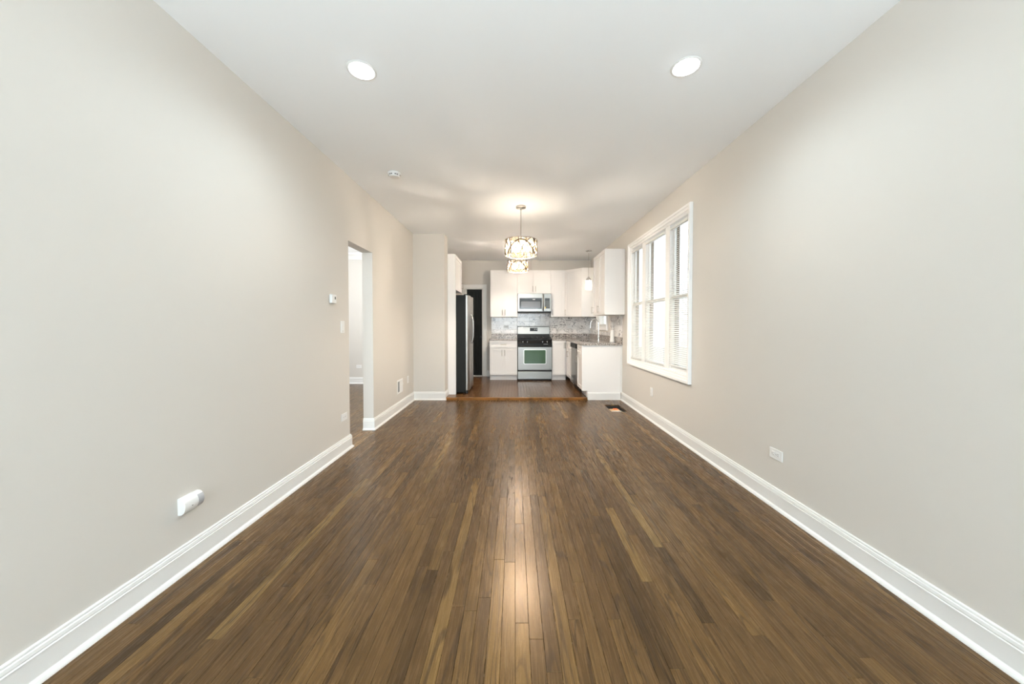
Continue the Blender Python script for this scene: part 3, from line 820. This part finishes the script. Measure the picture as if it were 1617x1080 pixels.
arc = [(wx + 0.006, wy, 1.178), (wx + 0.006, wy, 1.30)] + [(wx + 0.006 - 0.030 + 0.030 * math.cos(a), wy, 1.30 + 0.06 * math.sin(a)) for a in [PI * k / 8 * 0.62 for k in range(1, 9)]]
m = MB(); m.tube(arc, 0.006, 8); O(m, 'spout', M_CHROME, f)
m = MB(); m.tube([(wx + 0.006, wy, 1.215), (wx + 0.03, wy, 1.222)], 0.006, 8); O(m, 'tap_lever', M_PLAST, f)
O(MB().lathe([(0.045, 0.9651), (0.047, 0.967), (0.047, 0.973), (0.044, 0.975)], (wx, wy, 0), 28), 'foot_ring', M_GREYP, f)

# ------------------------------------------------------------------ range
X0, X1 = 0.0755, 0.8375
r = E('gas_range', 'stainless and black gas range with a green-tinted oven window', 'range', ((X0 + X1) / 2, 7.85, KZ))
m = MB(); m.box(X0, 7.60, 0.065, X1, 8.185, 0.935); O(m, 'body', M_BLACKM, r)
m = MB(); m.box(X0 + 0.02, 7.62, KZ, X1 - 0.02, 8.1, 0.065); O(m, 'base', M_BLACKM, r)
m = MB(); m.rbox(X0 + 0.002, 7.555, 0.072, X1 - 0.002, 7.60, 0.243, 0.006); O(m, 'drawer', M_STEEL, r)
m = MB(); m.rbox(X0 + 0.002, 7.545, 0.272, X1 - 0.002, 7.60, 0.790, 0.008); od = O(m, 'oven_door', M_STEEL, r)


def rrect(x0, z0, x1, z1, rad, n=5):
    p = []
    for (cx, cz, a0) in ((x1 - rad, z1 - rad, 0), (x0 + rad, z1 - rad, PI / 2), (x0 + rad, z0 + rad, PI), (x1 - rad, z0 + rad, 1.5 * PI)):
        for k in range(n + 1): a = a0 + PI / 2 * k / n; p.append((cx + rad * math.cos(a), cz + rad * math.sin(a)))
    return p


m = MB(); m.prism(rrect(0.205, 0.404, 0.712, 0.735, 0.03), 'y', 7.541, 7.5455); O(m, 'window_trim', M_NICKEL, od)
m = MB(); m.prism(rrect(0.222, 0.420, 0.695, 0.719, 0.016), 'y', 7.5385, 7.5412); O(m, 'oven_window', M_GLASSG, od)
m = MB(); m.rbox(X0 + 0.004, 7.51, 0.800, X1 - 0.004, 7.535, 0.822, 0.009, 3)
for xx in (X0 + 0.03, X1 - 0.05): m.box(xx, 7.53, 0.802, xx + 0.02, 7.57, 0.82)
O(m, 'oven_handle', M_BLACKM, od)
m = MB(); m.prism([(7.555, 0.795), (7.553, 0.86), (7.585, 0.945), (7.62, 0.945), (7.62, 0.795)], 'x', X0, X1); cp = O(m, 'control_panel', M_BLACK, r)
for xx in (0.193, 0.290, 0.627, 0.728):
    m = MB(); m.lathe([(0.0, -0.03), (0.016, -0.03), (0.019, -0.026), (0.022, 0.0), (0.022, 0.008)], (xx, 7.562, 0.898), 18, 'y'); k = O(m, 'knob', M_BLACK, cp)
    m = MB(); m.box(xx - 0.003, 7.528, 0.884, xx + 0.003, 7.5315, 0.914); O(m, 'knob_pointer', M_CHROME, k)
m = MB(); m.box(0.648, 7.549, 0.846, 0.745, 7.5515, 0.853); O(m, 'brand_plate', M_GREYMARK, cp)
m = MB(); m.rbox(X0 - 0.002, 7.575, 0.935, X1 + 0.002, 8.10, 0.957, 0.006); O(m, 'cooktop', M_BLACK, r)
for cx in (0.25, 0.66):
    for cy in (7.72, 7.96):
        m = MB(); m.lathe([(0.048, 0.957), (0.048, 0.966), (0.036, 0.970), (0.034, 0.976), (0.0, 0.978)], (cx, cy, 0), 20); O(m, 'burner', M_IRON, r)
for (ga, gb) in ((0.10, 0.40), (0.515, 0.815)):
    m = MB()
    for yy in (7.61, 7.84, 8.07): m.box(ga, yy - 0.006, 0.983, gb, yy + 0.006, 0.995)
    for xx in (ga, (ga + gb) / 2, gb): m.box(xx - 0.006, 7.61, 0.983, xx + 0.006, 8.07, 0.995)
    for xx in (ga, gb):
        for yy in (7.61, 8.07): m.box(xx - 0.007, yy - 0.007, 0.957, xx + 0.007, yy + 0.007, 0.983)
    O(m, 'grate', M_IRON, r)
m = MB(); m.prism([(8.075, 0.955), (8.105, 1.236), (8.180, 1.240), (8.180, 0.955)], 'x', X0, X1); bg_ = O(m, 'backguard', M_BLACKM, r)
m = MB(); m.prism([(8.0815, 1.062), (8.0975, 1.224), (8.10, 1.224), (8.085, 1.062)], 'x', X0 + 0.008, X1 - 0.008); O(m, 'backguard_face', M_STEEL, bg_)
m = MB(); m.prism([(8.0865, 1.128), (8.0935, 1.203), (8.097, 1.203), (8.090, 1.128)], 'x', 0.372, 0.552); O(m, 'clock_display', M_BLACK, bg_)
m = MB()
for k, xx in enumerate((0.475, 0.505, 0.53)): m.box(xx, 8.0868 + 0.0025, 1.155 + 0.006 * (k % 2), xx + 0.008, 8.0868 + 0.006, 1.185)
O(m, 'display_marks', M_GREYMARK, bg_)

# ------------------------------------------------------------------ microwave
r = E('microwave', 'stainless over-range microwave with black glass door', 'microwave', (0.456, 7.98, 1.56))
m = MB(); m.box(X0, 7.80, 1.562, X1, 8.185, 1.988); O(m, 'body', M_BLACKM, r)
m = MB(); m.rbox(X0 + 0.001, 7.765, 1.578, 0.672, 7.80, 1.987, 0.005); md = O(m, 'door', M_STEEL, r)
m = MB(); m.rbox(0.118, 7.7615, 1.637, 0.626, 7.766, 1.886, 0.004, 1); O(m, 'door_glass', M_GLASSB, md)
m = MB(); m.prism(rrect(0.157, 1.66, 0.592, 1.808, 0.01), 'y', 7.7605, 7.7618); O(m, 'door_screen', pm('mw_screen', (0.10, 0.10, 0.105), 0.12), md)
m = MB(); m.box(0.42, 7.7608, 1.846, 0.475, 7.7617, 1.858); O(m, 'brand_plate', M_GREYMARK, md)
m = MB(); m.rbox(0.674, 7.765, 1.578, X1 - 0.001, 7.80, 1.987, 0.005); mp = O(m, 'control_panel', M_STEEL, r)
m = MB(); m.rbox(0.694, 7.7615, 1.645, 0.808, 7.766, 1.882, 0.003, 1); kp = O(m, 'keypad', M_GLASSB, mp)
m = MB()
for i in range(3):
    for j in range(6): m.box(0.708 + i * 0.032, 7.7608, 1.675 + j * 0.026, 0.724 + i * 0.032, 7.7618, 1.685 + j * 0.026)
O(m, 'key_marks', M_LCD, kp)
m = MB(); m.box(0.697, 7.7605, 1.648, 0.716, 7.7616, 1.682); O(m, 'energy_sticker', M_YELLOW, kp)
m = MB(); pts = [(0.652, 7.765, 1.60), (0.652, 7.735, 1.625), (0.652, 7.722, 1.70), (0.652, 7.718, 1.785), (0.652, 7.722, 1.87), (0.652, 7.735, 1.945), (0.652, 7.765, 1.968)]
m.tube(pts, 0.012, 10); O(m, 'handle', M_STEEL, md)
m = MB(); m.box(X0 + 0.002, 7.772, 1.556, X1 - 0.002, 8.1, 1.575); O(m, 'vent_grille', M_BLACKM, r)

# ------------------------------------------------------------------ dishwasher
r = E('dishwasher', 'stainless dishwasher with black control strip beside the sink cabinet', 'dishwasher', (1.45, 6.565, KZ))
Y0, Y1 = 6.262, 6.868
m = MB(); m.box(RX + 0.01, Y0 + 0.003, 0.12, 1.248, Y1 - 0.003, BH - 0.004); O(m, 'body', M_BLACKM, r)
m = MB(); m.rbox(RX - 0.026, Y0 + 0.004, 0.165, RX + 0.01, Y1 - 0.004, 0.835, 0.006); O(m, 'door', M_STEEL, r)
m = MB(); m.rbox(RX - 0.045, Y0 + 0.004, 0.838, RX + 0.01, Y1 - 0.004, 0.922, 0.008); O(m, 'control_strip', M_BLACKM, r, label='black control strip with pocket handle')
m = MB(); m.rbox(RX + 0.035, Y0 + 0.004, KZ + 0.004, RX + 0.06, Y1 - 0.004, 0.16, 0.004); O(m, 'kick_plate', M_BLACKM, r)

# ------------------------------------------------------------------ refrigerator
r = E('refrigerator', 'black-sided side-by-side refrigerator with stainless doors', 'refrigerator', (-1.25, 6.45, KZ))
m = MB(); m.rbox(XL + 0.03, 6.098, 0.065, -0.872, 6.80, 1.806, 0.006); O(m, 'body', M_FRIDGE, r)
m = MB(); m.box(-0.872, 6.103, 0.10, -0.862, 6.795, 1.80); O(m, 'gasket', M_MATTBLK, r)


def fdoor(y0, y1):
    yc = (y0 + y1) / 2; h = (y1 - y0) / 2; p = [(-0.862, y0)]
    for k in range(13):
        t = -1 + 2 * k / 12; p.append((-0.798 - 0.018 * t ** 2 - 0.022 * max(0, abs(t) - 0.86) / 0.14, yc + t * h))
    p.append((-0.862, y1)); m = MB(); m.prism(p, 'z', 0.105, 1.80); m.smooth = True
    return m


fd1 = O(fdoor(6.100, 6.402), 'door', M_STEELF, r); fd2 = O(fdoor(6.412, 6.798), 'door', M_STEELF, r)
for (dd, yy, mat) in ((fd1, 6.370, M_STEELF), (fd2, 6.445, M_BLACKM)):
    m = MB(); m.tube([(-0.812, yy, 0.93), (-0.782, yy, 0.96), (-0.764, yy, 1.06), (-0.760, yy, 1.20), (-0.764, yy, 1.34), (-0.782, yy, 1.44), (-0.812, yy, 1.47)], 0.0125, 10); O(m, 'handle', mat, dd)
m = MB(); m.rbox(-0.872, 6.11, 0.045, -0.835, 6.79, 0.10, 0.004); O(m, 'kick_grille', M_BLACKM, r)
for yy in (6.115, 6.78):
    m = MB(); m.rbox(-0.90, yy - 0.012 if yy > 6.5 else yy, 1.806, -0.82, yy if yy > 6.5 else yy + 0.03, 1.822, 0.004); O(m, 'hinge_cover', M_BLACKM, r)
for yy in (6.13, 6.76):
    m = MB(); m.tube([(-0.90, yy, KZ + 0.001), (-0.90, yy, 0.07)], 0.014, 10); O(m, 'foot', M_BLACKM, r)
    m = MB(); m.tube([(-1.60, yy, KZ + 0.001), (-1.60, yy, 0.07)], 0.014, 10); O(m, 'foot', M_BLACKM, r)


# ------------------------------------------------------------------ lamps
for k, (x, y) in enumerate(CANS):
    r = E('recessed_light', ('round white recessed ceiling light nearer the doorway wall', 'round white recessed ceiling light nearer the window wall')[k], 'ceiling light', (x, y, CEIL), group='recessed ceiling lights')
    m = MB(); m.lathe([(0.0705, CEIL - 0.0005), (0.0705, CEIL - 0.003), (0.075, CEIL - 0.005), (0.083, CEIL - 0.0035), (0.086, CEIL - 0.0005)], (x, y, 0), 40); O(m, 'trim_ring', M_PLAST, r)
    m = MB(); m.lathe([(0.0704, CEIL - 0.001), (0.0704, CEIL - 0.004), (0.054, CEIL - 0.014), (0.0, CEIL - 0.019)], (x, y, 0), 36); O(m, 'lens', M_LENS, r)
r = E('smoke_detector', 'small round white smoke detector on the ceiling', 'smoke detector', (-1.215, 3.50, CEIL))
m = MB(); m.lathe([(0.064, CEIL - 0.0005), (0.064, CEIL - 0.012), (0.060, CEIL - 0.016)], (-1.215, 3.50, 0), 36); O(m, 'base_plate', M_PLAST, r)
m = MB(); m.lathe([(0.058, CEIL - 0.014), (0.056, CEIL - 0.030), (0.046, CEIL - 0.041), (0.0, CEIL - 0.044)], (-1.215, 3.50, 0), 36); O(m, 'cover', M_PLAST, r)
m = MB()
for k in range(10):
    a = -PI / 2 + (k - 4.5) * 0.33
    ca, sa = math.cos(a), math.sin(a)
    if k % 3 == 2: continue
    p = [Vector((-1.215 + ca * rr - sa * w, 3.50 + sa * rr + ca * w, zz)) for (rr, w, zz) in ((0.0575, -0.007, CEIL - 0.021), (0.0575, 0.007, CEIL - 0.021), (0.0565, 0.007, CEIL - 0.031), (0.0565, -0.007, CEIL - 0.031))]
    q = [v + Vector((ca, sa, 0)) * 0.0012 for v in p]
    m.add(p + q, [(4, 5, 6, 7), (0, 1, 5, 4), (1, 2, 6, 5), (2, 3, 7, 6), (3, 0, 4, 7)])
O(m, 'sounder_slots', M_SLOT, r)


def drum(x, y, zb, label, glow):
    H, R = 0.196, 0.207; zt = zb + H; dr = 0.184 if y < 6 else 0.16
    r = E('drum_pendant', label, 'pendant light', (x, y, CEIL), group='crystal drum pendants')
    m = MB(); m.lathe([(0.064, CEIL - 0.0005), (0.064, CEIL - 0.022), (0.058, CEIL - 0.026), (0.016, CEIL - 0.027), (0.012, CEIL - 0.045), (0.006, CEIL - 0.05)], (x, y, 0), 32); O(m, 'canopy', M_NICKEL, r)
    m = MB(); m.tube([(x, y, CEIL - 0.048), (x, y, zt - 0.02)], 0.0055, 10); O(m, 'rod', M_NICKEL, r)
    sh = MB()
    for zz in (zb, zt): sh.tube([(x + R * math.cos(2 * PI * k / 48), y + R * math.sin(2 * PI * k / 48), zz) for k in range(48)], 0.0062, 6, closed=True)
    for k in range(3):
        a = 2 * PI * k / 3 + 0.4; sh.tube([(x, y, zt - 0.01), (x + R * math.cos(a), y + R * math.sin(a), zt)], 0.003, 6)
    sh.tube([(x, y, zt + 0.01), (x, y, zt - 0.05)], 0.012, 10)
    O(sh, 'shade_frame', M_NICKEL, r)
    rr = random.Random(3); m = MB()

    def onc(a, t): return (x + R * math.cos(a), y + R * math.sin(a), zb + H * t)
    # one big arch facing the room, then tangled twigs all round
    for a_c, wdt in ((-PI / 2, 0.95), (PI / 6, 0.9), (5 * PI / 6, 0.9)):
        m.tube([onc(a_c + wdt * s / 8, 0.82 * (1 - (s / 8) ** 2) + 0.02) for s in range(-8, 9)], 0.0095, 5)
    for k in range(30):
        a = 2 * PI * k / 30 + rr.uniform(-0.1, 0.1); t0, t1 = rr.choice(((0, 1), (0, rr.uniform(0.5, 0.9)), (rr.uniform(0.1, 0.5), 1))); da = rr.uniform(-0.75, 0.75); bend = rr.uniform(-0.15, 0.15)
        m.tube([onc(a + da * s / 6 + bend * math.sin(PI * s / 6), t0 + (t1 - t0) * s / 6) for s in range(7)], [0.0078 - 0.0004 * s for s in range(7)], 5)
    O(m, 'twig_lattice', M_WIRE, r, label='tangled metal twigs around the drum')
    m = MB()
    for k in range(520):
        a = rr.uniform(0, 2 * PI); rad = R - rr.uniform(0.008, 0.03); t = rr.uniform(0.03, 0.97)
        cx, cy, cz = x + rad * math.cos(a), y + rad * math.sin(a), zb + H * t; q = rr.uniform(0.008, 0.0145)
        m.add([(cx + q, cy, cz), (cx - q, cy, cz), (cx, cy + q, cz), (cx, cy - q, cz), (cx, cy, cz + q), (cx, cy, cz - q)],
              [(0, 2, 4), (2, 1, 4), (1, 3, 4), (3, 0, 4), (2, 0, 5), (1, 2, 5), (3, 1, 5), (0, 3, 5)])
    tag(O(m, 'crystal_beads', M_CRYSTAL, r), kind='stuff')
    m = MB(); m.lathe([(0.0, zb + 0.158), (dr, zb + 0.152), (dr + 0.002, zb + 0.148), (0.0, zb + 0.154)], (x, y, 0), 28); O(m, 'added_diffuser', M_OPAL, r)  # unseen disc added to even out the light thrown on the ceiling
    for k in range(3):
        a = 2 * PI * k / 3 + 0.2; bx, by = x + 0.085 * math.cos(a), y + 0.085 * math.sin(a); bz = zb + 0.085
        m = MB(); m.lathe([(0.0, bz - 0.036), (0.020, bz - 0.030), (0.033, bz - 0.004), (0.024, bz + 0.022), (0.012, bz + 0.034), (0.0, bz + 0.034)], (bx, by, 0), 14); O(m, 'bulb', glow, r)
        m = MB(); m.tube([(bx, by, bz + 0.034), (bx, by, bz + 0.066)], 0.012, 8); O(m, 'socket', M_NICKEL, r)
    return r


drum(0.087, 4.47, 2.176, 'crystal drum pendant light on a long rod, larger of the two', M_BULB)
drum(0.069, 6.77, 2.335, 'crystal drum pendant light behind the nearer one, over the kitchen floor', M_BULB2)
mx, my = 1.535, 7.08
r = E('mini_pendant', 'small crystal pendant light on a thin cord over the sink', 'pendant light', (mx, my, CEIL))
m = MB(); m.lathe([(0.062, CEIL - 0.0005), (0.062, CEIL - 0.018), (0.055, CEIL - 0.024), (0.008, CEIL - 0.026), (0.006, CEIL - 0.04)], (mx, my, 0), 28); O(m, 'canopy', M_CHROME, r)
m = MB(); m.tube([(mx, my, CEIL - 0.03), (mx, my, 2.245)], 0.0025, 6); O(m, 'cord', M_NICKEL, r)
m = MB(); m.lathe([(0.010, 2.27), (0.018, 2.25), (0.062, 2.208), (0.064, 2.196), (0.058, 2.196), (0.0, 2.205)], (mx, my, 0), 28); O(m, 'cap', M_CHROME, r)
m = MB()
for k in range(16):
    a = 2 * PI * k / 16; m.rbox(mx + 0.060 * math.cos(a) - 0.008, my + 0.060 * math.sin(a) - 0.008, 1.99, mx + 0.060 * math.cos(a) + 0.008, my + 0.060 * math.sin(a) + 0.008, 2.196, 0.003, 1)
O(m, 'crystal_rods', M_FROST, r)
m = MB(); m.lathe([(0.0, 2.05), (0.014, 2.06), (0.020, 2.09), (0.014, 2.13), (0.010, 2.15), (0.0, 2.15)], (mx, my, 0), 14); O(m, 'bulb', M_MINIB, r)
m = MB(); m.tube([(mx, my, 2.15), (mx, my, 2.205)], 0.012, 8); O(m, 'socket', M_CHROME, r)


# ------------------------------------------------------------------ wall plates and small devices
def outlet(loc, rz, label, horiz=True, group='white duplex outlets'):
    r = E('outlet', label, 'outlet', loc, rz, group)
    w, h = (0.116, 0.072) if horiz else (0.072, 0.116)
    m = MB(); m.rbox(-w / 2, -0.006, -h / 2, w / 2, 0, h / 2, 0.0025); O(m, 'plate', M_PLAST, r, local=True)
    for s in (-1, 1):
        cx, cz = (s * 0.02, 0) if horiz else (0, s * 0.02)
        m = MB(); m.rbox(cx - 0.016, -0.0085, cz - 0.016, cx + 0.016, -0.006, cz + 0.016, 0.003, 1); q = O(m, 'receptacle', M_PLAST, r, local=True)
        m = MB()
        for d in (-0.006, 0.006):
            a, b = (0.004, 0.0011) if horiz else (0.0011, 0.004)
            ox, oz = (0.003, d) if horiz else (d, 0.003)
            m.box(cx + ox - a, -0.0089, cz + oz - b, cx + ox + a, -0.0084, cz + oz + b)
        ox, oz = (-0.008, 0) if horiz else (0, -0.008)
        m.box(cx + ox - 0.002, -0.0089, cz + oz - 0.002, cx + ox + 0.002, -0.0084, cz + oz + 0.002)
        O(m, 'slots', M_SLOT, q, local=True)
    m = MB(); m.lathe([(0.0, -0.0072), (0.003, -0.007), (0.003, -0.0055)], (0, 0, 0), 10, 'y'); O(m, 'screw', M_GREYP, r, local=True)
    return r


outlet((XR, 2.368, 0.372), -PI / 2, 'white outlet low on the bare right wall, nearest of all')
outlet((XR, 4.537, 0.384), -PI / 2, 'white outlet on the wall below the triple window', False)
outlet((XL, 3.417, 0.352), PI / 2, 'white outlet low on the wall just before the doorway opening')
outlet((XL, 5.475, 0.400), PI / 2, 'white outlet beside the wall vent near the beige wall stub', False)
outlet((-3.365, 7.40, 0.375), 0, 'white outlet on the far wall seen through the doorway')
outlet((-0.196, YB - 0.0112, 1.237), 0, 'white outlet in the marble tile left of the range')
outlet((1.325, YB - 0.0112, 1.229), 0, 'white outlet in the marble tile right of the range')

r = E('light_switch', 'white dimmer switch plate beside the doorway opening', 'light switch', (XL, 3.40, 1.253), PI / 2)
m = MB(); m.rbox(-0.037, -0.006, -0.060, 0.037, 0, 0.060, 0.0025); O(m, 'plate', M_PLAST, r, local=True)
m = MB(); m.rbox(-0.016, -0.0095, -0.033, 0.016, -0.006, 0.033, 0.002, 1); O(m, 'rocker', M_PLAST, r, local=True)
m = MB(); m.box(-0.012, -0.0064, -0.042, -0.004, -0.0058, -0.038); m.box(0.006, -0.0064, -0.042, 0.012, -0.0058, -0.038); O(m, 'dimmer_marks', M_SLOT, r, local=True)

r = E('thermostat', 'small white thermostat on the wall above the light switch', 'thermostat', (XL, 3.207, 1.518), PI / 2)
m = MB(); m.rbox(-0.040, -0.027, -0.041, 0.040, 0, 0.041, 0.005); O(m, 'housing', M_PLAST, r, local=True)
m = MB(); m.box(0.006, -0.0275, -0.004, 0.026, -0.0265, 0.022); O(m, 'display', M_LCD, r, local=True)
m = MB(); m.box(-0.036, -0.0215, -0.0415, 0.036, -0.008, -0.0405); O(m, 'vent_slots', M_SLOT, r, local=True)

r = E('night_light', 'white half-round plug-in night light with a grey lens low on the left wall', 'night light', (XL, 1.772, 0.347), PI / 2)
def halfround(x0, x1, rad, yb, flat=1.0):
    m = MB(); p = [(0, -rad)]
    for k in range(15):
        a = -PI / 2 + PI * k / 14; p.append((-(yb + 0.030 * math.cos(a) * flat), rad * math.sin(a)))
    p.append((0, rad)); m.prism(p, 'x', x0, x1); m.smooth = True
    return m
O(halfround(-0.054, 0.020, 0.042, 0.010), 'housing', M_PLAST, r, local=True)
O(halfround(0.020, 0.054, 0.0405, 0.009), 'lens_shell', M_PLAST, r, local=True)
m = MB(); p = []
for k in range(11):
    a = -PI / 2 + PI * (k + 0.6) / 14; p.append((-(0.0095 + 0.0305 * math.cos(a)), 0.041 * math.sin(a)))
p += [(-0.009, 0.020), (-0.009, -0.030)]
m.prism(p, 'x', 0.022, 0.053); m.smooth = True; O(m, 'lens', M_GREYP, r, local=True, label='grey translucent lens')
m = MB(); m.box(-0.018, -0.041, -0.009, -0.012, -0.0385, -0.006); O(m, 'sensor_dot', M_SLOT, r, local=True)
m = MB(); m.box(-0.05, -0.008, -0.0455, 0.018, 0, -0.0415); O(m, 'back_plate', M_GREYP, r, local=True)

r = E('wall_register', 'white wall air vent with grey louvers low on the left wall', 'air vent', (XL, 5.095, 0.358), PI / 2)
m = MB(); m.frame((0, 0, 0), (1, 0, 0), (0, 0, 1), (0, -1, 0), -0.098, -0.078, 0.098, 0.078, [(0, 0), (0, 0.004), (0.004, 0.007), (0.024, 0.004), (0.026, 0)]); O(m, 'frame', M_PLAST, r, local=True)
m = MB(); m.box(-0.098, -0.0015, -0.078, 0.098, 0, 0.078); O(m, 'back', pm('register_dark', (0.20, 0.215, 0.23), 0.6), r, local=True)
for k in range(9):
    xx = -0.016 + k * 0.0135
    m = MB(); m.add([(xx - 0.006, -0.0028, -0.076), (xx + 0.006, -0.006, -0.076), (xx + 0.006, -0.006, 0.076), (xx - 0.006, -0.0028, 0.076), (xx - 0.006, -0.0018, -0.076), (xx + 0.006, -0.005, -0.076), (xx + 0.006, -0.005, 0.076), (xx - 0.006, -0.0018, 0.076)],
                    [(0, 1, 2, 3), (4, 7, 6, 5), (0, 4, 5, 1), (1, 5, 6, 2), (2, 6, 7, 3), (3, 7, 4, 0)]); O(m, 'louver', M_PLAST, r, local=True)
m = MB(); m.rbox(0.110, -0.014, 0.01, 0.116, -0.004, 0.03, 0.002, 1); O(m, 'damper_lever', M_PLAST, r, local=True)

# open floor register hole
r = E('floor_duct', 'open rectangular floor vent hole without its grille', 'floor vent', ((VX0 + VX1) / 2, (VY0 + VY1) / 2, -0.25))
m = MB(); t_ = 0.003
m.box(VX0, VY0, -0.25, VX0 + t_, VY1, -0.0165); m.box(VX1 - t_, VY0, -0.25, VX1, VY1, -0.0165); m.box(VX0, VY0, -0.25, VX1, VY0 + t_, -0.0165); m.box(VX0, VY1 - t_, -0.25, VX1, VY1, -0.0165)
m.box(VX0, VY0, -0.253, VX1, VY1, -0.25); O(m, 'duct_box', M_MATTBLK, r)
m = MB(); m.box(VX0 + 0.02, VY0 + 0.085, -0.249, VX1 - 0.07, VY0 + 0.21, -0.012); O(m, 'wood_blocking', M_TAN, r, local=False)
m = MB(); m.tube([(VX0 + 0.02, VY0 + 0.05, -0.012), (VX1 - 0.07, VY0 + 0.05, -0.012)], 0.009, 10); O(m, 'conduit', M_PIPE, r)
m = MB(); m.tube([(VX1 - 0.05, VY0 + 0.08, -0.249), (VX1 - 0.05, VY0 + 0.08, -0.012)], 0.009, 10); O(m, 'damper_rod', M_BLACKM, r)
o = tag(O(MB().rbox(-0.032, -0.022, 0, 0.032, 0.022, 0.011, 0.004), 'orange_clip', M_ORANGE, None, local=True, loc=(VX0 + 0.105, VY0 + 0.18, -0.0118)), 'orange plastic clip lying on wood inside the floor vent hole', 'clip')
